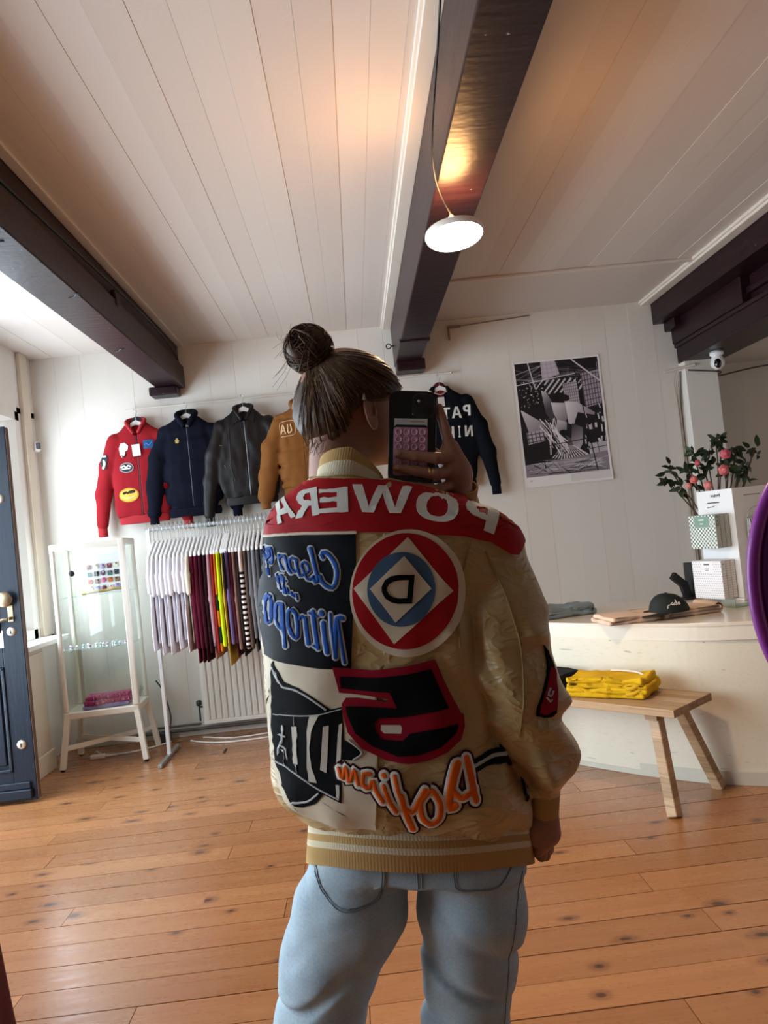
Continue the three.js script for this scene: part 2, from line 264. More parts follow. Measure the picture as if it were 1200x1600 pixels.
// ------------------------------------------------------------------ ceiling: boards running away from the viewer, beams between the bays
{
  const ce = struct('ceiling', [bx(-3.1, 4.4, CY + 0.012, CY + 0.2, -6.6, 1.8)], seamM, 'cream painted board ceiling');
  let i = 0; const lay = (x0, x1, z0, z1, w) => { for (let x = x0; x < x1 - 0.01; x += w, i++) part(ce, 'ceiling_board', uvBox(bx(x + 0.0004, Math.min(x1, x + w) - 0.0004, CY - [0, 0.0022, 0.0006, 0.0018, 0.0003][i % 5], CY + 0.014, z0, z1), 1, [i * 0.37, i * 0.2]), ceilMats[(i * 7 + (i >> 1)) % 4]); };
  lay(-3.05, -1.34, -5.82, 1.75, 0.235); lay(-1.20, 0.43, -5.82, 1.75, 0.1175); lay(0.61, 2.44, -4.86, 1.75, 0.1175); lay(0.61, 2.44, -5.82, -4.86, 2);
  lay(2.9, 4.35, -6.4, 1.75, 0.235);
  struct('trim_1', [bx(-1.185, -1.135, CY - 0.014, CY, -5.8, 1.7, 0.005)], ceilMats[2], 'thin ceiling moulding beside the street-side beam');
  struct('trim_2', [bx(0.365, 0.427, CY - 0.03, CY, -5.8, 1.7, 0.004), bx(0.352, 0.372, CY - 0.018, CY, -5.8, 1.7, 0.006)], trimM, 'white ceiling board beside the middle beam');
  struct('trim_3', [bx(2.365, 2.44, CY - 0.035, CY + 0.01, -5.8, 1.7, 0.006), bx(2.35, 2.372, CY - 0.02, CY, -5.8, 1.7, 0.006)], trimM, 'white moulding along the panelled beam');
  struct('trim_4', [bx(0.617, 2.37, CY - 0.022, CY, -4.88, -4.845, 0.008)], ceilMats[2], 'narrow cross moulding on the ceiling');
  const wide = (g) => { g = uvBox(g); return g; };
  const b1 = thing('ceiling_beam', 'dark aubergine two-tier beam near the street side', 'beam', [0, 0, 0]);
  part(b1, 'lower_timber', wide(bx(-1.35, -1.152, 2.58, 2.745, -5.79, 1.7, 0.008)), beamM); part(b1, 'upper_timber', wide(bx(-1.34, -1.185, 2.755, CY - 0.002, -5.79, 1.7, 0.006)), beamM);
  part(b1, 'wall_block', wide(bx(-1.392, -1.19, 2.515, 2.58, -5.79, -5.64, 0.012)), beamM); part(b1, 'pipe', tube([[-1.163, 2.752, 1.6], [-1.163, 2.753, -2], [-1.165, 2.751, -5.7], [-1.175, 2.62, -5.77]], 0.007, 60), blackM, 'thin black cable in the groove');
  part(b1, 'bracket', [box(0.03, 0.07, 0.09, -1.165, 2.765, -4.2, 0.01), box(0.02, 0.05, 0.05, -1.155, 2.735, -4.17, 0.008)], beamM);
  for (const [x, z] of [[-1.27, -2.96], [-1.21, -3.6], [-1.31, -4.6]]) part(b1, 'crack', tube([[x, 2.579, z], [x + 0.03, 2.5795, z + 0.015], [x + 0.05, 2.579, z + 0.05], [x + 0.07, 2.5795, z + 0.05]], 0.004, 14, 6), blackM);
  const b2 = thing('ceiling_beam', 'dark aubergine middle beam above the round lamp', 'beam', [0, 0, 0]);
  part(b2, 'timber', wide(bx(0.425, 0.617, 2.58, CY - 0.002, -5.79, 1.7, 0.008)), beamM); part(b2, 'wall_block', wide(bx(0.432, 0.645, 2.515, 2.60, -5.79, -5.62, 0.012)), beamM);
  part(b2, 'collar_strip', wide(bx(0.42, 0.622, 2.572, 2.60, -5.05, -5.0, 0.004)), beamM); part(b2, 'screw_eye', [new THREE.TorusGeometry(0.018, 0.004, 8, 18).translate(0.385, 2.70, -5.6), bar([0.40, 2.70, -5.6], [0.43, 2.70, -5.6], 0.004)], blackM);
  const b3 = thing('ceiling_beam', 'deep dark panelled beam resting on the pillar', 'beam', [0, 0, 0]);
  part(b3, 'upper_board', wide(bx(2.44, 2.98, 2.715, CY - 0.002, -5.79, 1.7, 0.006)), beamM);
  part(b3, 'lower_timber', wide(bx(2.60, 2.94, 2.395, 2.53, -5.79, 1.7, 0.01)), beamM);
  part(b3, 'ledge', wide(bx(2.585, 2.66, 2.515, 2.545, -5.79, 1.7, 0.008)), beamM);
  part(b3, 'middle_timber', [wide(bx(2.575, 2.94, 2.545, 2.72, -5.79, -4.72, 0.01)), wide(bx(2.64, 2.94, 2.545, 2.72, -4.72, -1.7, 0.004)), wide(bx(2.575, 2.94, 2.545, 2.72, -1.7, 1.7, 0.01))], beamM);
  part(b3, 'panel_strip', wide(bx(2.61, 2.66, 2.60, 2.64, -4.72, -1.7, 0.006)), beamM);
  part(b3, 'wall_block', wide(bx(2.52, 2.60, 2.645, 2.72, -5.79, -5.6, 0.015)), beamM);
}

// ------------------------------------------------------------------ street door, standing open
{
  const dm = M('#161f2c', 0.34, { specularIntensity: 0.6, bumpMap: paintBump, bumpScale: 0.0012 }), brass = M('#a08f74', 0.35, { metalness: 0.85 });
  const d = new THREE.Group(); d.name = 'door_1'; d.userData = { kind: 'structure', label: 'dark blue panelled street door standing open', category: 'door' }; d.position.set(-2.85, 0.012, -4.62); scene.add(d);
  const L = 0.855, z = 0.022;
  part(d, 'leaf', [bx(0.001, L - 0.001, 0.001, 2.189, -0.022, 0.008, 0.003), bx(L - 0.125, L, 0, 2.19, 0.004, z, 0.003), bx(0, 0.125, 0, 2.19, 0.004, z, 0.003), bx(0.1252, L - 0.1252, 0, 0.17, 0.004, z - 0.0006, 0.003), bx(0.1252, L - 0.1252, 0.78, 0.98, 0.004, z - 0.0006, 0.003), bx(0.1252, L - 0.1252, 2.05, 2.19, 0.004, z - 0.0006, 0.003)], dm);
  part(d, 'leaf_edge', bx(L - 0.0005, L + 0.004, 0.004, 2.18, -0.02, 0.018), M('#6b5547', 0.6), 'worn bare edge');
  for (const [a, b] of [[0.17, 0.78], [0.98, 2.05]]) { part(d, 'panel', bx(0.16, L - 0.16, a + 0.04, b - 0.04, 0.004, 0.019, 0.008), dm); part(d, 'bead', [bx(0.125, L - 0.125, a, a + 0.02, 0.006, 0.03, 0.006), bx(0.125, L - 0.125, b - 0.02, b, 0.006, 0.03, 0.006), bx(L - 0.145, L - 0.125, a, b, 0.006, 0.03, 0.006), bx(0.125, 0.145, a, b, 0.006, 0.03, 0.006)], dm); }
  part(d, 'weather_bar', [bx(0.01, L - 0.02, 0.015, 0.07, 0.02, 0.05, 0.008), bx(0.01, L - 0.03, 0.07, 0.11, 0.02, 0.036, 0.006)], dm);
  const rx = (g, x, y) => g.rotateX(Math.PI / 2).translate(x, y, z);
  part(d, 'knob', [rx(lathe([[0, 0.058], [0.03, 0.056], [0.046, 0.044], [0.045, 0.03], [0.02, 0.02], [0.018, 0], [0.03, 0]]), 0.782, 1.175)], brass);
  part(d, 'lever_plate', [box(0.034, 0.10, 0.008, 0.797, 1.09, z + 0.003, 0.012), bar([0.797, 1.062, z], [0.797, 1.062, z + 0.05], 0.009), tube([[0.797, 1.062, z + 0.05], [0.77, 1.06, z + 0.055], [0.72, 1.035, z + 0.055], [0.69, 1.0, z + 0.05]], 0.009, 20)], brass);
  for (const y of [0.985, 0.325, 1.765]) { part(d, 'lock', [rx(lathe([[0, 0.010], [0.02, 0.01], [0.026, 0.004], [0.027, 0]]), 0.79, y)], M('#c9beac', 0.3, { metalness: 0.8 })); part(d, 'keyhole', box(0.007, 0.022, 0.003, 0.79, y - 0.002, z + 0.0105), blackM); }
  part(d, 'notice', box(0.10, 0.10, 0.002, 0.69, 0.945, z + 0.001), whiteM, 'white paper notice');
}

// ------------------------------------------------------------------ round lamp under the middle beam
{
  const g = thing('hanging_lamp', 'lit round disc lamp hanging below the middle beam', 'lamp', [0.480, 2.405, -2.80]);
  const lampPart = (n, geo, m, l) => part(g, n, geo, m, l), tilt = (q) => q.rotateX(-0.13).rotateZ(0.03);
  lampPart('lamp_body', tilt(lathe([[0, 0.020], [0.095, 0.020], [0.108, 0.014], [0.111, 0.002], [0.108, -0.006], [0.104, -0.008]], 48)), M('#f3ede2', 0.35), 'white shallow housing');
  lampPart('lamp_diffuser', tilt(lathe([[0.106, -0.006], [0.1, -0.014], [0.07, -0.019], [0.0001, -0.021]], 48)), M('#ffffff', 0.5, { emissive: new THREE.Color(1, 0.86, 0.66), emissiveIntensity: 6, side: THREE.DoubleSide }), 'glowing white diffuser');
  lampPart('hanger_wires', [bar([-0.06, 0.018, -0.01], [-0.005, 0.078, 0], 0.0022), bar([0.05, 0.018, 0.03], [-0.005, 0.078, 0], 0.0022), bar([0.03, 0.02, -0.05], [-0.005, 0.078, 0], 0.0022)], M('#d9c8a6', 0.4));
  lampPart('cable', tube([[-0.005, 0.078, 0], [-0.04, 0.14, 0.03], [-0.082, 0.19, 0.2], [-0.090, 0.34, 0.6], [-0.095, 0.42, 0.9], [-0.095, 0.46, 1.4], [-0.092, 0.47, 2.2]], 0.0035, 60), blackM, 'black flex running along the beam');
  const down = new THREE.SpotLight(new THREE.Color(1, 0.72, 0.44), 9, 0, 1.45, 0.6, 2); down.position.set(0.480, 2.37, -2.80); down.target.position.set(0.48, 0, -2.75); down.shadow.radius = 4; down.castShadow = true; scene.add(down, down.target);
  const up = new THREE.PointLight(new THREE.Color(1, 0.52, 0.2), 1.7, 0, 2); up.position.set(0.480, 2.46, -2.805); up.shadow.radius = 4.5; up.castShadow = true; scene.add(up);
}
// ------------------------------------------------------------------ counter with curved front
const counterCurve = new THREE.CatmullRomCurve3([[0.70, -4.70], [0.83, -4.42], [0.985, -4.20], [1.06, -4.105], [1.185, -3.955], [1.285, -3.845], [1.4, -3.735], [1.561, -3.60], [1.744, -3.50], [2.0, -3.41], [2.4, -3.36], [2.75, -3.38]].map(([x, z]) => V(x, 0, z)));
{
  const P = counterCurve.getSpacedPoints(60), off = (d) => P.map((p, i) => { const t = P[Math.min(60, i + 1)].clone().sub(P[Math.max(0, i - 1)]).normalize(); return [p.x + t.z * -d * -1, p.z - t.x * -d]; });
  const slab = (d, y0, y1, back = -4.72) => { const q = off(d), s = shapeOf([...q.map(([x, z]) => [x, -z]), [2.75, -back], [0.72, -back]]); return new THREE.ExtrudeGeometry(s, { depth: y1 - y0, bevelEnabled: true, bevelSize: 0.004, bevelThickness: 0.003, bevelSegments: 2, curveSegments: 4 }).rotateX(-Math.PI / 2).translate(0, y0, 0); };
  const scuffed = canvasTex(1024, 512, (c, w, h) => { c.fillStyle = '#e6dcc6'; c.fillRect(0, 0, w, h);
    for (let i = 0; i < 9000; i++) { c.fillStyle = `rgba(${rnd() < 0.5 ? '150,140,110' : '250,246,232'},${rr(0.02, 0.10)})`; const s = rr(1, 5); c.fillRect(rnd() * w, rnd() * h, s, s); }
    for (let i = 0; i < 46; i++) { c.strokeStyle = `rgba(70,66,52,${rr(0.25, 0.6)})`; c.lineWidth = rr(0.7, 2.2); const x = rnd() * w, y = h * (rnd() < 0.7 ? rr(0.75, 0.99) : rr(0.05, 0.7)); c.beginPath(); c.moveTo(x, y); c.lineTo(x + rr(-14, 14), y + rr(-5, 5)); c.stroke(); }
    for (let i = 0; i < 30; i++) { c.fillStyle = `rgba(60,80,52,${rr(0.2, 0.5)})`; const x = rnd() * w, y = rnd() < 0.6 ? h * rr(0.88, 0.99) : h * rr(0.0, 0.12); c.beginPath(); c.ellipse(x, y, rr(1, 6), rr(1, 3), rnd(), 0, 7); c.fill(); } }, true, [0.5, 1.45]);
  const g = thing('shop_counter', 'low cream counter with a curved scuffed front and overhanging top', 'counter');
  const body = slab(-0.02, 0.03, 0.68); { const p = body.attributes.position, u = body.attributes.uv; for (let i = 0; i < p.count; i++) u.setXY(i, p.getX(i) * 1.25 - p.getZ(i) * 0.7, p.getY(i)); }
  part(g, 'curved_front', body, M('#ffffff', 0.5, { map: scuffed, bumpMap: paintBump, bumpScale: 0.001 }));
  part(g, 'fascia', slab(0.0, 0.675, 0.742), M('#e9dfcc', 0.4)); part(g, 'countertop', slab(0.008, 0.742, 0.755), M('#e8d9c6', 0.25, { clearcoat: 0.4, clearcoatRoughness: 0.15 }));
  part(g, 'plinth', slab(0.002, 0.002, 0.062), M('#cfc8b6', 0.55), 'grey-white kick strip');
}
const CT = 0.7585;
function foldedCloth(name, label, category, pos, turn, w, d, hgt, color, layers, o = {}) {          // folded garment: soft stacked layers
  const g = thing(name, label, category, pos, turn, o.group); const m = M(color, 0.85, { specularIntensity: 0.3, ...(o.map ? { map: o.map } : {}), side: THREE.DoubleSide });
  const t = hgt / layers;
  for (let k = 0; k < layers; k++) {
    const W = w * rr(0.9, 1) / 2, Dd = d * rr(0.9, 1) / 2, ph = rnd() * 9, geo = new RoundedBoxGeometry(W * 2, t * 1.25, Dd * 2, 5, t * 0.55); const q = subdiv(geo, 0.03), p = q.attributes.position;
    for (let i = 0; i < p.count; i++) { const x = p.getX(i), z = p.getZ(i), e = (o.rumple ?? 0.006); const n1 = noise.noise(x * 11 + ph, z * 11, k * 3), n2 = noise.noise(x * 26, z * 26 + ph, k * 5); p.setXYZ(i, x + noise.noise(z * 9, ph, k) * 0.016, Math.max(k ? -t * 0.6 : -t * 0.62, p.getY(i) + (n1 * e * 1.6 + n2 * e * 0.8) * (p.getY(i) > 0 ? 1 : 0.15) + (o.slump ? -o.slump * (x / W) ** 2 * (k + 1) * t * 0.5 : 0)), z + noise.noise(x * 9, ph + 4, k) * 0.016); }
    q.computeVertexNormals(); part(g, 'folded_layer', q.translate(rr(-0.004, 0.004), t * (k + 0.62), rr(-0.004, 0.004)), m);
  }
  return g;
}
function subdiv(g, e) { const t = new TessellateModifier(e, 5); let q = g.index ? g.toNonIndexed() : g; q = t.modify(q); q.deleteAttribute('normal'); q.deleteAttribute('uv'); q = mergeVertices(q, 1e-5); const p = q.attributes.position, u = new Float32Array(p.count * 2); for (let i = 0; i < p.count; i++) { u[2 * i] = p.getX(i); u[2 * i + 1] = p.getZ(i); } q.setAttribute('uv', new THREE.BufferAttribute(u, 2)); q.computeVertexNormals(); return q; }
foldedCloth('folded_shirt', 'grey-blue garment lying crumpled at the counter end', 'shirt', [1.12, CT, -4.40], 0.25, 0.36, 0.24, 0.05, '#7f8a8c', 2, { rumple: 0.018 });
{
  const g = foldedCloth('folded_trousers', 'pale peach garment folded flat beneath the black cap', 'garment', [1.50, CT, -3.93], 0.12, 0.62, 0.24, 0.034, '#e8c8ae', 2, { rumple: 0.004 });
  part(g, 'rolled_end', tube([[0.29, 0.026, 0.10], [0.30, 0.03, 0], [0.285, 0.03, -0.10]], 0.024, 12, 12), M('#d8b596', 0.85));
}
{ // cap
  const g = thing('baseball_cap', 'black cap with small white script on the peach garment', 'cap', [1.545, CT + 0.032, -3.87], 0.30), m = M('#161b18', 0.8);
  const dome = new THREE.SphereGeometry(0.094, 36, 18, 0, Math.PI * 2, 0, Math.PI / 2); { const p = dome.attributes.position; for (let i = 0; i < p.count; i++) { let x = p.getX(i), y = p.getY(i), z = p.getZ(i); const a = Math.atan2(z, x); const s = 1 - 0.012 * Math.exp(-200 * (((a % 1.047) + 1.047) % 1.047 - 0.5) ** 2); y *= 1.0 + 0.25 * sstep(0.02, -0.09, x); y *= 1 - 0.28 * sstep(0.03, 0.1, x); p.setXYZ(i, x * 1.12 * s, y * 0.95 * s, z * 0.95 * s); } dome.computeVertexNormals(); }
  part(g, 'crown', dome, M('#161b18', 0.8, { side: THREE.DoubleSide })); part(g, 'button', new THREE.SphereGeometry(0.009, 10, 6).scale(1, 0.6, 1).translate(-0.01, 0.091, 0), m);
  const br = shapeOf(Array.from({ length: 25 }, (_, i) => { const a = Math.PI / 2 + i / 24 * Math.PI; return [-0.055 + Math.cos(a) * 0.125, Math.sin(a) * 0.088]; })); part(g, 'brim', new THREE.ExtrudeGeometry(br, { depth: 0.004, bevelEnabled: true, bevelSize: 0.002, bevelThickness: 0.001 }).rotateX(-Math.PI / 2).rotateZ(0.09).translate(0, 0.008, 0), m);
  const dr = drape((x, y, z) => Math.hypot(x / 1.1, y / 0.98, z / 0.95) - 0.0945, 0.2); const w = []; // white script on the side of the crown
  for (const s of [[[-0.062, 0.026], [-0.056, 0.05]], [[-0.056, 0.048], [-0.046, 0.052], [-0.046, 0.04], [-0.056, 0.04]], [[-0.032, 0.05], [-0.04, 0.048], [-0.038, 0.04], [-0.03, 0.044], [-0.03, 0.039]], [[-0.016, 0.049], [-0.025, 0.047], [-0.022, 0.039], [-0.014, 0.043]], [[-0.012, 0.062], [-0.014, 0.039]], [[0.002, 0.049], [-0.006, 0.047], [-0.004, 0.039], [0.004, 0.041], [0.003, 0.05]]]) w.push(dr.stroke(s, 0.0042, -0.001, 0.0012));
  part(g, 'script', w, whiteM, 'white embroidered lettering');
}
{ // three-sided packet stand with the potted flowering shrub behind it
  const K = [2.105, CT, -4.20], wd = 0.27, turn = 0.33;
  const g = thing('packet_stand', 'white cardboard display stand with patterned packets, on the counter', 'display', [K[0], CT, K[2]], turn);
  const w2 = M('#f2efec', 0.55); // in this frame +x and -z run along the two visible faces from the near corner
  part(g, 'body', bx(0, wd, 0.012, 0.625, -wd, 0, 0.004), w2); part(g, 'foot', bx(-0.02, wd + 0.02, 0, 0.012, -wd - 0.02, 0.02, 0.003), w2);
  for (const q of [bx(-0.0015, 0.001, 0.55, 0.556, -0.19, -0.10), bx(0.08, 0.2, 0.578, 0.581, -0.001, 0.0015)]) part(g, 'slot', q, M('#3a302a', 0.7));
  part(g, 'hook', [tube([[0, 0.535, -0.14], [-0.02, 0.53, -0.14], [-0.05, 0.528, -0.14]], 0.0025), tube([[0.08, 0.44, 0], [0.1, 0.50, 0.02], [0.17, 0.51, 0.02], [0.19, 0.45, 0]], 0.002)], M('#b8aaa0', 0.35, { metalness: 0.6 }));
  const txt = []; 'Pooboc'.split('').forEach((ch, i) => { for (const s of glyph(ch, 0.036 - i * 0.0125, 0.0, 0.010, i === 0 || ch === 'b' ? 0.019 : 0.013, 0, true)) txt.push(new THREE.ExtrudeGeometry(s, { depth: 0.0008, bevelEnabled: false })); });
  part(g, 'print', merge(txt).rotateY(-Math.PI / 2).translate(-0.0006, 0.592, -0.13), blackM, 'small black mirrored wordmark');
  const tm = new THREE.Matrix4().makeRotationY(turn).setPosition(...K), place = (x, y, z) => { const p = V(x, y, z).applyMatrix4(tm); return [p.x, p.y, p.z]; };
  const pat = (draw, w = 256, h = 256) => M('#ffffff', 0.55, { map: canvasTex(w, h, draw) });
  const checks = pat((c, w, h) => { c.fillStyle = '#e9e7dd'; c.fillRect(0, 0, w, h); c.fillStyle = '#5d6e5c'; for (let i = 0; i < 16; i++) for (let j = 0; j < 16; j++) if ((i + j) % 2) { c.save(); c.translate((i + 0.5) * 16, (j + 0.5) * 16); c.rotate(0.0); c.fillRect(-7.5, -7.5, 15, 15); c.restore(); } });
  const checksFront = pat((c, w, h) => { c.fillStyle = '#eeece4'; c.fillRect(0, 0, w, h); c.fillStyle = '#5f7361'; for (let i = 0; i < 16; i++) for (let j = 0; j < 16; j++) if ((i + j) % 2) c.fillRect(i * 16, j * 16, 15, 15); c.fillStyle = '#7f9d8a'; c.fillRect(56, 8, 144, 84); c.fillStyle = '#e8efe9'; c.fillRect(98, 30, 52, 10); c.fillRect(108, 62, 34, 6); });
  const dots = pat((c, w, h) => { c.fillStyle = '#f4efec'; c.fillRect(0, 0, w, h); c.fillStyle = '#8a6470'; for (let i = 0; i < 15; i++) for (let j = 0; j < 16; j++) { c.beginPath(); c.ellipse(i * 18 + (j % 2) * 9, j * 16 + 8, 3.2, 2.4, 0.6, 0, 7); c.fill(); } });
  const dotsFront = pat((c, w, h) => { c.fillStyle = '#f6f1ef'; c.fillRect(0, 0, w, h); c.fillStyle = '#8a6470'; for (let i = 0; i < 15; i++) for (let j = 0; j < 16; j++) { c.beginPath(); c.ellipse(i * 18 + (j % 2) * 9, j * 16 + 8, 3.2, 2.4, 0.6, 0, 7); c.fill(); } c.fillStyle = '#f6f1ef'; c.fillRect(84, 6, 100, 74); c.fillStyle = '#4a4048'; c.fillRect(108, 20, 48, 8); c.fillRect(112, 52, 40, 4); c.fillRect(120, 62, 24, 4); });
  const zebra = pat((c, w, h) => { c.fillStyle = '#f3f0ec'; c.fillRect(0, 0, w, h); c.strokeStyle = '#15120f'; c.lineWidth = 13; for (let i = -2; i < 14; i++) { c.beginPath(); for (let y = 0; y <= h; y += 16) { const x = i * 26 + 14 * Math.sin(y / 34 + i * 1.3) + y * 0.12; y ? c.lineTo(x, y) : c.moveTo(x, y); } c.stroke(); } });
  const packs = (front, side, xf, y, h, w, n, names, mw) => { for (let i = 0; i < n; i++) { const t = 0.034; const p = place(-0.006 - i * (t + 0.003) * 1 - t / 2, y, -0.14 + xf + i * 0.004); const s = solo('packet', new RoundedBoxGeometry(w, h, t, 2, 0.004).rotateY(-Math.PI / 2).translate(0, h / 2, 0), i === n - 1 ? front : side, names[i], 'packet', p, turn, 'packets on the stand'); } };
  packs(checksFront, checks, 0.0, 0.30, 0.19, 0.20, 3, ['green check packet hanging nearest the stand face', 'green check packet in the middle of its hook', 'foremost green check packet with a sage label']);
  packs(dotsFront, dots, -0.005, 0.016, 0.215, 0.22, 3, ['dotted pink packet nearest the stand face at counter height', 'dotted pink packet in the middle of the lower row', 'foremost dotted white packet with small dark print']);
  for (const i of [0]) solo('packet', new RoundedBoxGeometry(0.12, 0.18, 0.03, 2, 0.004).translate(0, 0.09, 0), zebra, 'black and white zebra striped packet beside the purple chair', 'packet', place(0.13, 0.27, 0.02), turn, 'packets on the stand');
  solo('clear_tray', [bx(-0.11, 0.11, 0, 0.005, -0.05, 0.05, 0.002), bx(-0.11, 0.11, 0, 0.02, 0.045, 0.05, 0.001), bx(-0.11, -0.105, 0, 0.04, -0.05, 0.05, 0.001)], M('#dfeee8', 0.08, { transmission: 0.7, ior: 1.45 }), 'small clear plastic tray in front of the dotted packets', 'tray', [2.02, CT, -4.02], 0.25);
  const dv = thing('card_terminal', 'small black payment device half hidden behind the dotted packets', 'device', [1.93, CT + 0.002, -4.52], 0.3); part(dv, 'arm', [beamBar([0, 0, 0], [-0.03, 0.10, 0], 0.05, 0.03), beamBar([-0.03, 0.09, 0], [-0.10, 0.15, 0], 0.045, 0.03)], blackM); part(dv, 'base', box(0.12, 0.012, 0.09, 0, 0.006, 0, 0.004), blackM); part(dv, 'screen', box(0.03, 0.20, 0.12, 0.05, 0.11, 0, 0.006), blackM);
  // shrub: pot stands on the counter behind the stand
  const pl = thing('potted_camellia', 'leafy shrub with pink blossoms rising behind the packet stand', 'plant', [2.215, CT, -4.63]);
  part(pl, 'pot', lathe([[0, 0], [0.07, 0], [0.085, 0.13], [0.09, 0.14], [0.08, 0.14], [0.075, 0.12], [0, 0.12]], 28), M('#8a6b55', 0.7)); const bark = M('#5a4534', 0.8), leafM = [M('#24371f', 0.38, { side: THREE.DoubleSide }), M('#1b2c1a', 0.38, { side: THREE.DoubleSide }), M('#33482a', 0.4, { side: THREE.DoubleSide })];
  const tips = [[-0.30, 0.72, 0.02], [-0.27, 0.80, 0.0], [-0.23, 0.66, 0.05], [-0.17, 0.77, 0.06], [-0.13, 0.70, 0.02], [-0.07, 0.78, 0.04], [-0.02, 0.86, 0.0], [0.03, 0.93, 0.03], [0.08, 0.83, 0.06], [0.15, 0.86, 0.02], [0.2, 0.78, 0.0], [0.12, 0.73, 0.08], [0.26, 0.85, 0.03], [-0.09, 0.88, -0.03], [0.04, 0.76, 0.09], [0.09, 0.95, -0.03], [0.18, 0.70, 0.06]];
  const leaf = (() => { const s = new THREE.Shape(); s.moveTo(0, 0); s.bezierCurveTo(0.017, 0.012, 0.02, 0.035, 0, 0.06); s.bezierCurveTo(-0.02, 0.035, -0.017, 0.012, 0, 0); const q = subdiv(new THREE.ExtrudeGeometry(s, { depth: 0.0008, bevelEnabled: false, curveSegments: 5 }), 0.025), p = q.attributes.position; for (let i = 0; i < p.count; i++) p.setZ(i, p.getZ(i) + Math.abs(p.getX(i)) * 0.35 - (p.getY(i) / 0.06) ** 2 * 0.012); q.computeVertexNormals(); return q; })();
  const flower = (() => { const a = []; for (let k = 0; k < 11; k++) { const r = k < 6 ? 0.016 : 0.008; a.push(new THREE.SphereGeometry(0.014, 8, 6).scale(1, 1, 0.35).rotateX(-0.5 - (k < 6 ? 0 : 0.5)).translate(0, r, k < 6 ? 0 : 0.008).rotateZ(k * 1.05 + (k >= 6 ? 0.5 : 0))); } return merge(a); })();
  const pink = [M('#d8716f', 0.6), M('#c85a66', 0.6), M('#e38a80', 0.6)]; let q = 0;
  tips.forEach((t, i) => { const s = [rr(-0.03, 0.03), 0.12, rr(-0.02, 0.02)]; part(pl, 'branch', tube([s, [s[0] + t[0] * 0.25, 0.36, t[2] * 0.3], [t[0] * 0.75, 0.45 + (t[1] - 0.6) * 0.6 + 0.1, t[2]], t], 0.0045, 14, 6), bark);
    for (let k = 0; k < 9; k++) { const m = part(pl, 'leaf', leaf, leafM[(i + k) % 3]); m.position.set(t[0] + rr(-0.022, 0.022), t[1] + rr(-0.04, 0.02), t[2] + rr(-0.02, 0.03)); m.rotation.set(rr(-1.1, 0.5), rr(-0.6, 0.6), k * 0.7 + rr(-0.3, 0.3)); const sc = rr(0.85, 1.25); m.scale.set(sc, sc, sc); } });
  for (const [x, y, z, s] of [[-0.17, 0.705, 0.11, 1], [-0.13, 0.80, 0.10, 0.75], [-0.09, 0.66, 0.12, 1.05], [0.01, 0.74, 0.13, 1.25], [0.035, 0.835, 0.12, 1.15], [-0.20, 0.67, 0.1, 0.7]]) { const m = part(pl, 'blossom', flower, pink[q++ % 3]); m.position.set(x, y, z); m.scale.setScalar(s); m.rotation.set(rr(-0.4, 0.3), rr(-0.4, 0.2), rnd() * 3); }
}
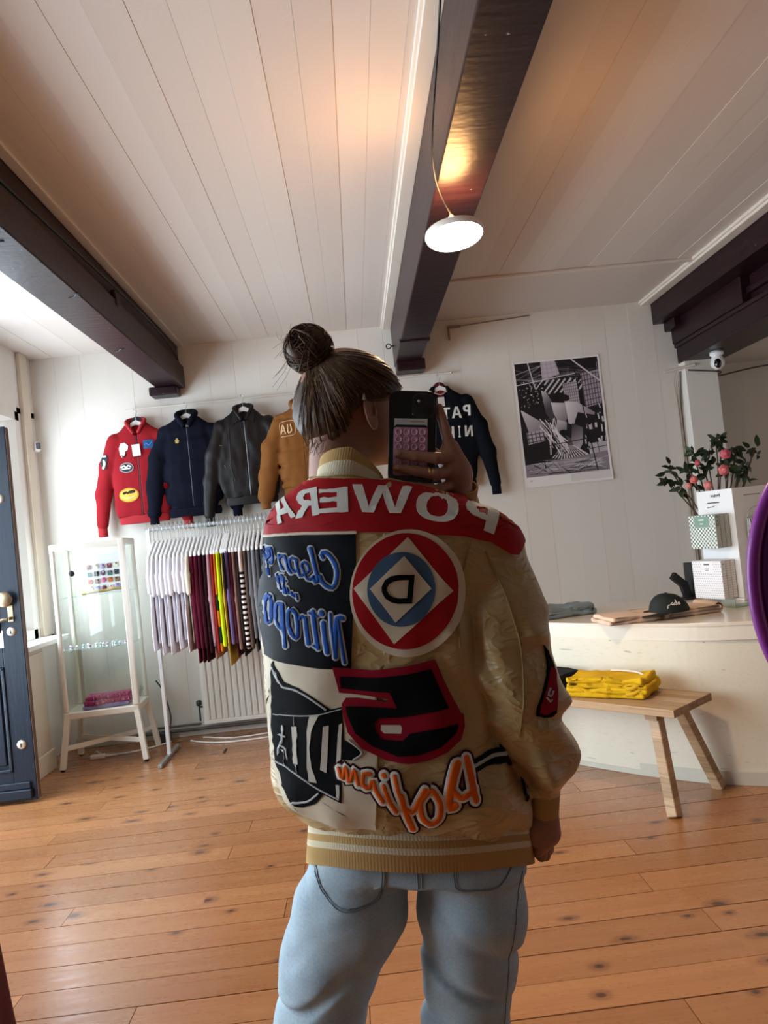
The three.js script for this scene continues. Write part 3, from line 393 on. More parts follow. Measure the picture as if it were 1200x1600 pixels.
// ------------------------------------------------------------------ bench against the counter, with folded clothes
{
  const grain = canvasTex(512, 512, (c, w, h) => { for (let i = 0; i < 8; i++) { c.fillStyle = ['#a98763', '#b7946d', '#9f7d58', '#bd9b76'][i % 4]; c.fillRect(0, i * 64, w, 64); } for (let i = 0; i < 900; i++) { c.strokeStyle = `rgba(${rnd() < 0.6 ? '88,62,38' : '214,184,146'},${rr(0.05, 0.25)})`; c.lineWidth = rr(0.6, 2); const y = rnd() * h, x = rnd() * w; c.beginPath(); c.moveTo(x, y); c.lineTo(x + rr(60, 260), y + rr(-3, 3)); c.stroke(); } }, true, [1.6, 1.6]);
  const m = M('#ffffff', 0.55, { map: grain }), g = thing('wooden_bench', 'acacia wood bench with splayed legs in front of the counter', 'bench', [1.028, 0, -3.850]);
  // local x runs along the bench, z towards the viewer; the near end is at +x
  g.rotation.y = -Math.atan2(0.48, 0.40);
  const L = 0.60, d = 0.178, slats = 5;
  for (let k = 0; k < slats; k++) part(g, 'seat_plank', uvBox(bx(-L, L, 0.415, 0.45 - (k % 2) * 0.0006, -d + k * 2 * d / slats + 0.0004, -d + (k + 1) * 2 * d / slats - 0.0004, 0.003), 1, [k * 0.3, k * 0.17]), m);
  for (const s of [-1, 1]) for (const t of [-1, 1]) part(g, 'leg', uvBox(beamBar([s * (L - 0.03), 0.0, t * (d + 0.035)], [s * (L - 0.13), 0.40, t * (d - 0.075)], 0.05, 0.05)), m);
  for (const s of [-1, 1]) part(g, 'crosspiece', uvBox(bx(s * (L - 0.13) - 0.03, s * (L - 0.13) + 0.03, 0.385, 0.416, -d + 0.03, d - 0.03, 0.003)), m);
  part(g, 'rail', uvBox(bx(-L + 0.15, L - 0.15, 0.388, 0.415, -0.02, 0.02, 0.003)), m);
  const a = g.rotation.y, at = (x, z) => [1.028 + x * Math.cos(a) + z * Math.sin(a), 0.452, -3.850 - x * Math.sin(a) + z * Math.cos(a)];
  const y = foldedCloth('folded_trousers', 'bright yellow track trousers folded on the bench', 'trousers', at(0.20, 0.0), a + 0.22, 0.40, 0.21, 0.085, '#e2b21c', 4, { rumple: 0.012 });
  part(y, 'side_stripe', tube([[-0.02, 0.098, -0.06], [0.06, 0.10, -0.05], [0.13, 0.094, -0.03], [0.175, 0.07, -0.01]], 0.005, 20), M('#e8ddd0', 0.8), 'white and red side piping');
  part(y, 'waistband', [tube([[0.10, 0.02, 0.10], [0.145, 0.03, 0.105], [0.18, 0.05, 0.09]], 0.010, 14), tube([[0.10, 0.045, 0.10], [0.145, 0.055, 0.105], [0.18, 0.075, 0.08]], 0.010, 14)], M('#d2a116', 0.9));
  foldedCloth('folded_sweater', 'black folded sweater beside the yellow trousers on the bench', 'sweater', at(-0.21, 0.0), a + 0.03, 0.38, 0.25, 0.075, '#14151c', 3, { rumple: 0.008 });
}
// ------------------------------------------------------------------ purple oval chair at the edge of the view, red cloth-covered stool
{
  const m = M('#9434a4', 0.4, { clearcoat: 0.2 }), m2 = M('#a0156a', 0.5), g = thing('oval_chair', 'glossy purple chair with an oval rimmed back, cut by the frame', 'chair', [0.985, 0, -1.5]);
  const ov = (rx, ry, n = 64) => Array.from({ length: n }, (_, i) => [Math.cos(i / n * 6.2832) * rx, 1.135 + Math.sin(i / n * 6.2832) * ry, 0.012 * 0]);
  part(g, 'rim', tube(ov(0.212, 0.292), 0.013, 96, 16, true), m); part(g, 'inner_rim', tube(ov(0.190, 0.270), 0.008, 96, 14, true).translate(0, 0, 0.004), M('#5c1c74', 0.4));
  part(g, 'back_pad', new THREE.SphereGeometry(1, 40, 24).scale(0.205, 0.285, 0.014).translate(0, 1.135, 0), m2);
  part(g, 'seat', new RoundedBoxGeometry(0.44, 0.08, 0.42, 4, 0.035).translate(0.30, 0.50, 0.10), m); part(g, 'back_stem', tube([[0.05, 0.87, 0], [0.10, 0.70, 0.03], [0.16, 0.52, 0.08]], 0.024, 20), m);
  part(g, 'column', bar([0.30, 0.03, 0.10], [0.30, 0.47, 0.10], 0.03), M('#8d8d92', 0.3, { metalness: 0.9 })); part(g, 'base', lathe([[0, 0.03], [0.05, 0.03], [0.22, 0.012], [0.225, 0], [0, 0]]).translate(0.30, 0, 0.10), M('#8d8d92', 0.3, { metalness: 0.9 }));
  const c = thing('covered_stool', 'stool under a dark red draped cloth at the frame edge', 'stool', [-1.262, 0, -2.0]);
  const cl = lathe([[0.001, 0.452], [0.2, 0.452], [0.228, 0.44], [0.238, 0.40], [0.25, 0.2], [0.268, 0.012], [0.258, 0.012], [0.24, 0.2], [0.22, 0.4], [0.001, 0.44]], 96), p = cl.attributes.position; for (let i = 0; i < p.count; i++) { const a = Math.atan2(p.getZ(i), p.getX(i)), k = 1 + 0.05 * sstep(0.44, 0.1, p.getY(i)) * Math.sin(a * 13 + Math.sin(a * 3)); p.setX(i, p.getX(i) * k); p.setZ(i, p.getZ(i) * k); } cl.computeVertexNormals();
  part(c, 'cloth', cl, M('#4a0d16', 0.85, { side: THREE.DoubleSide })); part(c, 'frame', [bar([0, 0, 0], [0, 0.44, 0], 0.03), lathe([[0, 0.02], [0.15, 0.02], [0.15, 0], [0, 0]])], M('#5a4030', 0.6));
}
// ------------------------------------------------------------------ poster, security camera, cables and small fittings on the wall
{
  const W = 1024, Hh = 1448; // black and white collage print
  const pr = canvasTex(W, Hh, (c) => {
    c.fillStyle = '#f2ece8'; c.fillRect(0, 0, W, Hh); c.save(); c.beginPath(); c.rect(24, 22, W - 48, 1310); c.clip(); c.fillStyle = '#171318'; c.fillRect(0, 0, W, Hh);
    const G = (x0, y0, x1, y1, a, b) => { const g = c.createLinearGradient(x0, y0, x1, y1); g.addColorStop(0, a); g.addColorStop(1, b); return g; };
    const poly = (f, ...p) => { c.fillStyle = f; c.beginPath(); p.forEach(([x, y], i) => i ? c.lineTo(x, y) : c.moveTo(x, y)); c.fill(); }, line = (s, w, ...p) => { c.strokeStyle = s; c.lineWidth = w; c.beginPath(); p.forEach(([x, y], i) => i ? c.lineTo(x, y) : c.moveTo(x, y)); c.stroke(); };
    for (let i = 0; i < 26; i++) line(`rgba(${rnd() < 0.5 ? '150,138,146' : '215,204,208'},${rr(0.2, 0.7)})`, rr(3, 16), [rr(-100, 1000), rr(20, 330)], [rr(100, 1100), rr(20, 330)]);
    poly('#c9bdc6', [330, 22], [500, 22], [540, 180], [330, 240]); for (let i = 0; i < 4; i++) { line('#9c8f9c', 4, [345 + i * 52, 22], [345 + i * 56, 235]); line('#9c8f9c', 4, [330, 60 + i * 52], [530, 50 + i * 46]); }
    for (let i = 0; i < 22; i++) line(i % 2 ? '#0f0c10' : '#cfc4c8', rr(10, 24), [180 + i * 34, 400], [330 + i * 34, 240]);
    poly('#bdb1b8', [560, 300], [730, 280], [740, 560], [570, 560]); for (let i = 0; i < 8; i++) { line('#5c525a', 5, [560 + i * 24, 290], [572 + i * 24, 560]); line('#5c525a', 5, [560, 310 + i * 34], [740, 296 + i * 34]); }
    poly('#a99ca6', [780, 200], [1000, 170], [1000, 560], [800, 600]); for (let i = 0; i < 7; i++) { line('#3a323a', 8, [790 + i * 34, 190], [805 + i * 32, 590]); line('#3a323a', 8, [780, 230 + i * 58], [1000, 200 + i * 58]); }
    for (let i = 0; i < 46; i++) { c.fillStyle = rnd() < 0.5 ? '#0d0a0d' : '#d9ced2'; c.save(); c.translate(rr(740, 1000), rr(560, 1100)); c.rotate(rr(-0.2, 0.2)); c.fillRect(0, 0, rr(6, 30), rr(20, 90)); c.restore(); }
    c.fillStyle = '#120e12'; for (let i = 0; i < 90; i++) { c.beginPath(); c.ellipse(rr(40, 330), rr(280, 560), rr(8, 44), rr(8, 34), rnd() * 3, 0, 7); c.fill(); } for (let i = 0; i < 50; i++) { c.fillStyle = '#cfc3c8'; c.beginPath(); c.ellipse(rr(40, 330), rr(240, 540), rr(2, 12), rr(2, 7), rnd() * 3, 0, 7); c.fill(); }
    for (let i = 0; i < 20; i++) poly(G(60, 520, 260, 900, '#e2d8da', '#7d7178'), [40 + i * 12, 560 + i * 12], [60 + i * 14, 560 + i * 10], [150 + i * 15, 880], [128 + i * 15, 890]);
    // bundled drapery figure in the middle
    const fold = (p, a, b) => poly(G(p[0][0], p[0][1], p[2][0], p[2][1], a, b), ...p);
    fold([[300, 350], [360, 380], [430, 520], [400, 760], [330, 620]], '#d9cfd2', '#4b4248'); fold([[400, 500], [560, 520], [570, 700], [500, 800], [420, 640]], '#ece4e4', '#857a80'); fold([[560, 500], [700, 520], [900, 660], [890, 690], [700, 640], [640, 780], [580, 760]], '#f0e8e8', '#8e838a'); fold([[450, 700], [560, 740], [540, 900], [640, 960], [660, 1080], [560, 1100], [470, 960], [430, 830]], '#dcd2d4', '#5e545a'); fold([[620, 760], [740, 820], [720, 1000], [650, 1110], [590, 960]], '#3a3238', '#b3a7ac');
    c.fillStyle = '#0e0b0e'; for (const [x, y, a, b] of [[500, 430, 60, 40], [560, 460, 66, 40], [470, 470, 40, 30], [520, 860, 60, 34], [500, 930, 44, 40]]) { c.beginPath(); c.ellipse(x, y, a, b, 0.2, 0, 7); c.fill(); }
    for (let i = 0; i < 26; i++) { const a = i / 25; poly(i % 2 ? '#d6ccce' : '#1b161a', [470 + a * 120, 1010], [490 + a * 120, 1010], [330 + a * 430 + 16, 1170 - Math.abs(a - 0.5) * 80], [330 + a * 430 - 12, 1180 - Math.abs(a - 0.5) * 80]); }
    for (let i = 0; i < 26; i++) line(i % 3 ? '#e6dcde' : '#1a1519', rr(5, 14), [rr(240, 420), rr(640, 800)], [rr(330, 560), rr(960, 1120)]);
    poly('#b9aeb4', [80, 820], [280, 800], [290, 930], [90, 960]); for (let i = 0; i < 5; i++) { line('#2c252a', 9, [90 + i * 46, 815], [100 + i * 46, 950]); if (i < 3) line('#2c252a', 9, [80, 850 + i * 44], [288, 832 + i * 44]); }
    poly('#bfb4ba', [800, 1010], [1000, 1000], [1000, 1110], [810, 1150]); line('#4a4046', 9, [800, 1070], [1000, 1050]); line('#4a4046', 9, [890, 1000], [905, 1140]);
    poly('#8f848a', [24, 1190], [600, 1150], [1000, 1110], [1000, 1332], [24, 1332]); for (let i = 0; i < 60; i++) line(`rgba(${rnd() < 0.5 ? '28,22,26' : '220,212,214'},${rr(0.3, 0.8)})`, rr(3, 12), [rr(24, 900), rr(1150, 1330)], [rr(100, 1000), rr(1150, 1330)]);
    for (const [w, a, b] of [[12, [700, 22], [860, 1330]], [10, [230, 1000], [260, 1250]], [10, [100, 1010], [1000, 930]], [8, [40, 1140], [420, 1090]]]) line('#0a080a', w, a, b); for (const [w, a, b] of [[16, [690, 22], [1000, 300]], [12, [180, 22], [240, 330]], [10, [24, 270], [720, 190]]]) line('#ddd2d6', w, a, b);
    c.restore(); c.fillStyle = '#4a4248'; c.font = '26px serif'; c.save(); c.translate(60, 1385); c.rotate(-0.2); c.fillText('ak', 0, 0); c.restore(); c.fillStyle = '#e4dcd8'; c.fillRect(540, 1330, 470, 90);
  });
  const g = thing('wall_poster', 'black and white collage poster with white border on the back wall', 'poster', [1.661, 1.566, BZ + 0.002]);
  const sh = new THREE.PlaneGeometry(0.676, 0.965, 24, 24), p = sh.attributes.position; for (let i = 0; i < p.count; i++) { const x = p.getX(i) / 0.338, y = p.getY(i) / 0.4825; p.setZ(i, 0.002 + 0.008 * Math.max(0, x) ** 4 * Math.max(0, -y) ** 2 + 0.002 * (1 + Math.sin(y * 5 + x))); } sh.computeVertexNormals();
  part(g, 'sheet', sh.translate(0, 0.4825, 0), M('#ffffff', 0.5, { map: pr, side: THREE.DoubleSide })); for (const [x, y] of [[-0.33, 0.955], [0.33, 0.955], [-0.33, 0.01]]) part(g, 'pin', new THREE.SphereGeometry(0.005, 8, 6).translate(x, y, 0.006), whiteM);
}
{
  const c = thing('security_camera', 'small white dome security camera under the panelled beam', 'camera', [2.725, 2.305, -5.42], -0.42);
  part(c, 'body', lathe([[0, -0.045], [0.02, -0.042], [0.045, -0.02], [0.05, 0.005], [0.042, 0.035], [0.034, 0.05], [0.048, 0.062], [0.048, 0.085], [0, 0.088]], 30), M('#f4f2f0', 0.3)); part(c, 'lens_window', new THREE.SphereGeometry(0.034, 20, 14).scale(0.75, 1.05, 0.5).translate(0, -0.006, 0.038), M('#050505', 0.1, { clearcoat: 1 })); part(c, 'mount', lathe([[0, 0.092], [0.035, 0.092], [0.04, 0.086], [0, 0.085]]), M('#d8d4d0', 0.4));
  solo('pipe_stub', [bar([2.47, 2.335, -5.74], [2.68, 2.36, -5.68], 0.012), new THREE.SphereGeometry(0.012, 10, 8).translate(2.47, 2.335, -5.74)], M('#cfc4b6', 0.5), 'short cream rod sticking out below the panelled beam', 'rod');
  for (const [i, x] of [2.575, 2.592, 2.603].entries()) solo('wall_cable', tube([[x - 0.01, 2.33, BZ + 0.05], [x - 0.03 + i * 0.012, 2.27, BZ + 0.03], [x - 0.012, 2.1, BZ + 0.008], [x - 0.01, 1.2, BZ + 0.007], [x - 0.01, 0.5, BZ + 0.007]], i === 2 ? 0.0055 : 0.004, 40), i === 2 ? M('#54463c', 0.6) : M('#b5a797', 0.6), ['pale cable on the wall, farthest from the pillar', 'pale middle cable beside the pillar', 'brown cable running down right beside the pillar'][i], 'cable', undefined, 0, 'cables by the pillar');
  solo('ceiling_cable', tube([[2.62, 2.32, -5.67], [2.75, 2.30, -5.66], [2.83, 2.28, -5.62], [3.1, 2.34, -6.2], [3.5, 2.40, -6.3], [4.1, 2.44, -6.33]], 0.006, 50), M('#4b3d35', 0.6), 'thin dark cable running off above the alcove', 'cable');
  struct('ceiling_alcove', bx(2.94, 4.3, 2.46, 2.5, -6.4, -4.9), ceilMats[0], 'lower ceiling above the alcove');
  solo('pipe_clip', [box(0.012, 0.10, 0.03, 0.865, 2.80, BZ + 0.016, 0.003), box(0.10, 0.018, 0.02, 0.91, 2.846, BZ + 0.012, 0.003), bar([0.95, 2.85, BZ + 0.008], [1.5, 2.88, BZ + 0.008], 0.004)], M('#8a7a6a', 0.5), 'old metal clip and pipe high beside the middle beam', 'clip');
  const s = thing('motion_sensor', 'small white and grey sensor on the corner post', 'sensor', [-2.262, 2.235, -5.70]); part(s, 'housing', new RoundedBoxGeometry(0.05, 0.075, 0.05, 3, 0.02).translate(0.012, 0, 0), whiteM); part(s, 'eye', box(0.03, 0.05, 0.03, 0.028, 0.004, 0.014, 0.01), M('#4b4d55', 0.3));
  for (const [x0, x1, y, l] of [[-1.60, -0.10, 2.452, 'long thin white rail above the row of jackets'], [0.36, 0.845, 2.495, 'short thin white rail above the lettered sweater']]) { const r = thing('wall_rail', l, 'rail', [0, y, BZ + 0.045]); part(r, 'rod', bar([x0, 0, 0], [x1, 0.0, 0], 0.006), trimM); for (const x of [x0 + 0.05, (x0 + x1) / 2, x1 - 0.05]) part(r, 'bracket', [bar([x, 0, 0], [x, 0.01, -0.044], 0.005)], trimM); part(r, 'end_cap', new THREE.SphereGeometry(0.011, 10, 8).translate(x1, 0, 0), trimM); }
  solo('ring_pull', [new THREE.TorusGeometry(0.009, 0.0025, 8, 16)], blackM, 'tiny dark ring fixed high on the wall board', 'ring', [0.62, 2.62, BZ + 0.006]);
}
// ------------------------------------------------------------------ radiator, floor cables, power block
{
  const r = thing('radiator', 'white ribbed panel radiator below the clothes rail', 'radiator', [-0.86, 0.085, BZ + 0.07]), m = M('#efe9df', 0.35);
  part(r, 'panel', [bx(-0.385, 0.385, 0, 0.56, -0.02, 0.0, 0.004), bx(-0.385, 0.385, 0.0, 0.03, -0.03, 0.012, 0.006), bx(-0.385, 0.385, 0.53, 0.56, -0.03, 0.012, 0.006)], m); const rib = new RoundedBoxGeometry(0.032, 0.50, 0.016, 2, 0.007);
  for (let k = 0; k < 17; k++) part(r, 'rib', rib, m).position.set(-0.352 + k * 0.044, 0.28, 0.004); part(r, 'bracket', [bx(-0.3, -0.27, 0.1, 0.5, -0.066, -0.02), bx(0.27, 0.3, 0.1, 0.5, -0.066, -0.02)], m);
  part(r, 'valve', [lathe([[0, -0.02], [0.012, -0.02], [0.02, -0.015], [0.02, 0.015], [0.012, 0.02], [0, 0.02]]).translate(-0.41, 0.16, 0), bar([-0.41, 0.03, 0], [-0.41, 0.14, 0], 0.007), bar([-0.41, 0.13, 0], [-0.38, 0.13, -0.01], 0.007)], M('#4a4744', 0.4, { metalness: 0.6 }));
  solo('heating_pipe', [bar([-1.75, 0.055, BZ + 0.05], [0.3, 0.055, BZ + 0.05], 0.011), bar([-1.75, 0.09, BZ + 0.05], [-1.27, 0.09, BZ + 0.05], 0.009)], M('#57504a', 0.5), 'dark pipe along the skirting under the radiator', 'pipe');
  const cab = M('#e9e6e2', 0.5);
  solo('floor_cable', tube([[-1.33, 0.006, -5.62], [-1.2, 0.006, -5.52], [-1.05, 0.006, -5.46], [-0.8, 0.006, -5.46], [-0.55, 0.006, -5.52], [-0.3, 0.006, -5.6]], 0.006, 50), cab, 'white cable looping on the floor below the radiator', 'cable', undefined, 0, 'floor cables');
  solo('floor_cable', tube([[-1.25, 0.006, -5.68], [-1.0, 0.006, -5.56], [-0.7, 0.006, -5.60], [-0.4, 0.006, -5.66]], 0.006, 50), cab, 'white cable close to the skirting behind the loop', 'cable', undefined, 0, 'floor cables');
  solo('floor_cable', tube([[-2.0, 0.006, -5.62], [-1.9, 0.006, -5.5], [-1.75, 0.006, -5.48], [-1.6, 0.006, -5.55], [-1.48, 0.006, -5.66]], 0.006, 50), cab, 'white cable curling on the floor under the glass cabinet', 'cable', undefined, 0, 'floor cables');
  solo('power_adapter', [box(0.10, 0.028, 0.04, -1.93, 0.014, -5.44, 0.008), bar([-1.88, 0.012, -5.44], [-1.80, 0.007, -5.46], 0.004)], cab, 'white plug adapter on the floor under the glass cabinet', 'adapter');
  solo('power_block', [box(0.09, 0.07, 0.06, -1.53, 0.035, -5.70, 0.01), tube([[-1.53, 0.06, -5.70], [-1.50, 0.2, -5.70], [-1.52, 0.36, -5.73], [-1.57, 0.44, -5.75]], 0.006, 30), tube([[-1.51, 0.03, -5.67], [-1.47, 0.16, -5.68], [-1.50, 0.3, -5.72], [-1.53, 0.42, -5.75]], 0.005, 30)], M('#3a3c40', 0.5), 'grey power block with dark leads behind the cabinet leg', 'adapter');
  solo('wood_splinter', box(0.012, 0.006, 0.10, -1.02, 0.003, -5.24).rotateY(0), M('#3a2a1e', 0.8), 'small dark stick lying on the floor', 'stick');
}
// ------------------------------------------------------------------ glass cabinet
{
  const g = thing('glass_cabinet', 'cream metal display cabinet with glass sides on splayed legs', 'cabinet', [-1.815, 0, -5.40], 0.05), m = M('#e7dfd0', 0.4), w = 0.245, d = 0.165, y0 = 0.37, y1 = 1.495, gl = M('#fdfffe', 0.02, { transmission: 1, ior: 1.45 });
  part(g, 'top_frame', [bx(-w, w, y1 - 0.045, y1, d - 0.03, d, 0.012), bx(-w, w, y1 - 0.045, y1, -d, -d + 0.03, 0.012), bx(w - 0.03, w, y1 - 0.045, y1, -d, d, 0.012), bx(-w, -w + 0.03, y1 - 0.045, y1, -d, d, 0.012), bx(-w + 0.01, w - 0.01, y1 - 0.012, y1 - 0.002, -d + 0.01, d - 0.01)], m);
  for (const [x, z] of [[-1, 1], [1, 1], [-1, -1], [1, -1]]) part(g, 'post', new RoundedBoxGeometry(x > 0 && z > 0 ? 0.042 : 0.030, y1 - y0, x > 0 && z > 0 ? 0.042 : 0.03, 3, 0.012).translate(x * (w - 0.017), (y0 + y1) / 2, z * (d - 0.017)), m);
  part(g, 'base_shelf', [bx(-w, w, y0 - 0.045, y0, -d, d, 0.008)], m); for (const [x, z] of [[-1, 1], [1, 1], [-1, -1], [1, -1]]) { const l = part(g, 'leg', [beamBar([x * (w + 0.025), 0.012, z * (d + 0.03)], [x * (w - 0.018), y0 - 0.03, z * (d - 0.018)], 0.036, 0.036)], m); part(l, 'foot', bar([x * (w + 0.025), 0, z * (d + 0.03)], [x * (w + 0.025), 0.016, z * (d + 0.03)], 0.014), blackM); }
  part(g, 'stretcher', [beamBar([-w - 0.01, 0.14, d + 0.01], [w + 0.01, 0.14, -d - 0.01], 0.022, 0.03, [0, 1, 0]), beamBar([w + 0.01, 0.14, d + 0.01], [-w - 0.01, 0.14, -d - 0.01], 0.022, 0.03, [0, 1, 0])], m);
  for (const [a, b, c, e] of [[-w + 0.03, w - 0.03, d - 0.016, d - 0.012], [-w + 0.03, w - 0.03, -d + 0.012, -d + 0.016]]) part(g, 'pane', bx(a, b, y0 + 0.005, y1 - 0.045, c, e), gl); for (const s of [-1, 1]) part(g, 'pane', bx(s * (w - 0.018) - 0.002, s * (w - 0.018) + 0.002, y0 + 0.005, y1 - 0.045, -d + 0.03, d - 0.03), gl);
  for (const y of [0.775, 1.13]) part(g, 'glass_shelf', bx(-w + 0.02, w - 0.02, y, y + 0.005, -d + 0.02, d - 0.02), M('#eaf6f2', 0.03, { transmission: 0.9, ior: 1.45 })); part(g, 'perforated_strip', [bx(-w + 0.034, -w + 0.058, y0, y1 - 0.04, -d + 0.018, -d + 0.021)], M('#b9b0a2', 0.5)); part(g, 'door_knob', lathe([[0, 0.016], [0.018, 0.015], [0.02, 0.008], [0.01, 0]], 20).rotateX(Math.PI / 2).translate(-w + 0.135, 1.29, d - 0.012), blackM);
  const a = 0.05, at = (x, y, z) => [-1.815 + x * Math.cos(a) + z * Math.sin(a), y, -5.40 - x * Math.sin(a) + z * Math.cos(a)];
  const bd = thing('earring_board', 'white card board of earrings standing on the upper glass shelf', 'board', at(0.06, 1.136, -0.06), a); part(bd, 'card', box(0.30, 0.27, 0.006, 0, 0.135, 0, 0.001), M('#ece8ee', 0.6)); part(bd, 'foot', box(0.30, 0.004, 0.06, 0, 0.002, 0.01), M('#ece8ee', 0.6));
  const cols = { maroon: '#6b2a33', orange: '#c86a2a', black: '#17151a', lilac: '#a597c0', pink: '#d0668c', teal: '#2f6a70', cream: '#e6d9bf', bronze: '#8a6440', plum: '#54305a' }, keys = Object.keys(cols); let n = 0;
  const spots = ['at the upper edge', 'in the upper row', 'in the middle row', 'at the lower edge']; for (let j = 0; j < 4; j++) for (let i = 0; i < 6; i++) { const k = keys[(n * 5 + j * 2 + i) % 9], e = thing('earring', `${k} earring pinned ${spots[j]} of the white card, ${['first', 'second', 'third', 'fourth', 'fifth', 'last'][i]} from the street side`, 'earring', at(-0.055 + i * 0.046, 1.34 - j * 0.05 - 0.02 + rr(-0.004, 0.004), -0.054), a, 'earrings on the card'); n++;
    part(e, 'pendant', n % 3 ? new RoundedBoxGeometry(0.032, 0.034, 0.006, 2, 0.003).translate(0, 0, 0.002) : new THREE.SphereGeometry(0.017, 12, 8).scale(1, 1.1, 0.35).translate(0, 0, 0.003), M(cols[k], 0.4)); part(e, 'bead', new THREE.SphereGeometry(0.006, 8, 6).translate(rr(-0.008, 0.008), 0.008, 0.008), M(cols[keys[(n * 4 + 6) % 9]], 0.3)); }
  const gold = M('#c9a66a', 0.4, { metalness: 0.5 }); solo('scarf', tube([[-0.1, 0.010, 0.05], [-0.03, 0.014, 0.06], [0.05, 0.016, 0.05], [0.13, 0.022, 0.05], [0.17, 0.018, 0.02]], 0.010, 30, 10), gold, 'ochre rolled scarf on the upper glass shelf', 'scarf', at(0.02, 1.136, 0.02), a);
  for (let i = 0; i < 15; i++) { const q = thing('ring_stand', `${['white', 'pink', 'cream', 'pale blue'][i % 4]} bead jewel, ${['first', 'second', 'third', 'fourth', 'fifth', 'sixth', 'seventh', 'eighth', 'ninth', 'tenth', 'eleventh', 'twelfth', 'thirteenth', 'fourteenth', 'last'][i]} along the lower glass shelf`, 'jewel', at(-0.20 + i * 0.0285, 0.782, rr(0.02, 0.09)), a, 'jewels on the lower shelf'); part(q, 'bead', new THREE.IcosahedronGeometry(0.011, 1).translate(0, 0.011, 0), M(['#e8e4ee', '#d8b8c8', '#f2ece0', '#bcd8e0'][i % 4], 0.08, { clearcoat: 1 })); part(q, 'base', new THREE.CylinderGeometry(0.009, 0.011, 0.004, 10).translate(0, 0.001, 0), M('#d0ccd4', 0.2, { metalness: 0.7 })); }
  const pk = canvasTex(256, 256, (c, w) => { c.fillStyle = '#a03a68'; c.fillRect(0, 0, w, w); for (let i = 0; i < 900; i++) { c.fillStyle = ['#d88aa8', '#4a1830', '#e8b0c0', '#7a2450'][i % 4]; c.fillRect(rnd() * w, rnd() * w, rr(2, 9), rr(2, 6)); } }, true, [6, 6]);
  foldedCloth('folded_scarf', 'lilac folded cloth at the cabinet bottom', 'cloth', at(0.02, y0 + 0.001, 0.05), a + 0.05, 0.30, 0.17, 0.022, '#9a8cc0', 1, { rumple: 0.002 }); foldedCloth('folded_knitwear', 'pink speckled knit lying on the lilac cloth in the cabinet', 'knitwear', at(0.03, y0 + 0.025, 0.05), a + 0.1, 0.31, 0.16, 0.055, '#ffffff', 2, { rumple: 0.006, map: pk });
}

// ------------------------------------------------------------------ hangers and the jackets on the wall
const hangM = M('#f1efec', 0.35), steelM = M('#b9bcc0', 0.28, { metalness: 0.85 });
const hangerArm = new THREE.ExtrudeGeometry(shapeOf([[-0.205, -0.115], [-0.2, -0.095], [-0.1, -0.04], [-0.03, -0.002], [0, 0.012], [0.03, -0.002], [0.1, -0.04], [0.2, -0.095], [0.205, -0.115], [0.19, -0.12], [0.1, -0.07], [0.03, -0.036], [0, -0.028], [-0.03, -0.036], [-0.1, -0.07], [-0.19, -0.12]]), { depth: 0.010, bevelEnabled: true, bevelSize: 0.003, bevelThickness: 0.003, bevelSegments: 2 }).translate(0, 0, -0.005);
const hangerHook = tube([[0, 0.008, 0], [0, 0.04, 0], [0.016, 0.062, 0], [0.0, 0.083, 0], [-0.016, 0.074, 0]], 0.0022, 22, 6);
let hangerProto = null;
function hanger(label, pos, turn, group, tilt = 0, s = 1) {
  let h;
  if (!hangerProto) { h = hangerProto = thing('clothes_hanger', label, 'hanger', pos, turn, group); part(h, 'arms', hangerArm, hangM); part(h, 'hook', hangerHook, steelM); }
  else { h = hangerProto.clone(); h.name = numbered('clothes_hanger'); h.userData = { label, category: 'hanger', group }; scene.add(h); h.position.set(...pos); h.rotation.y = turn; }
  h.rotation.z = tilt; h.scale.setScalar(s); return h;
}
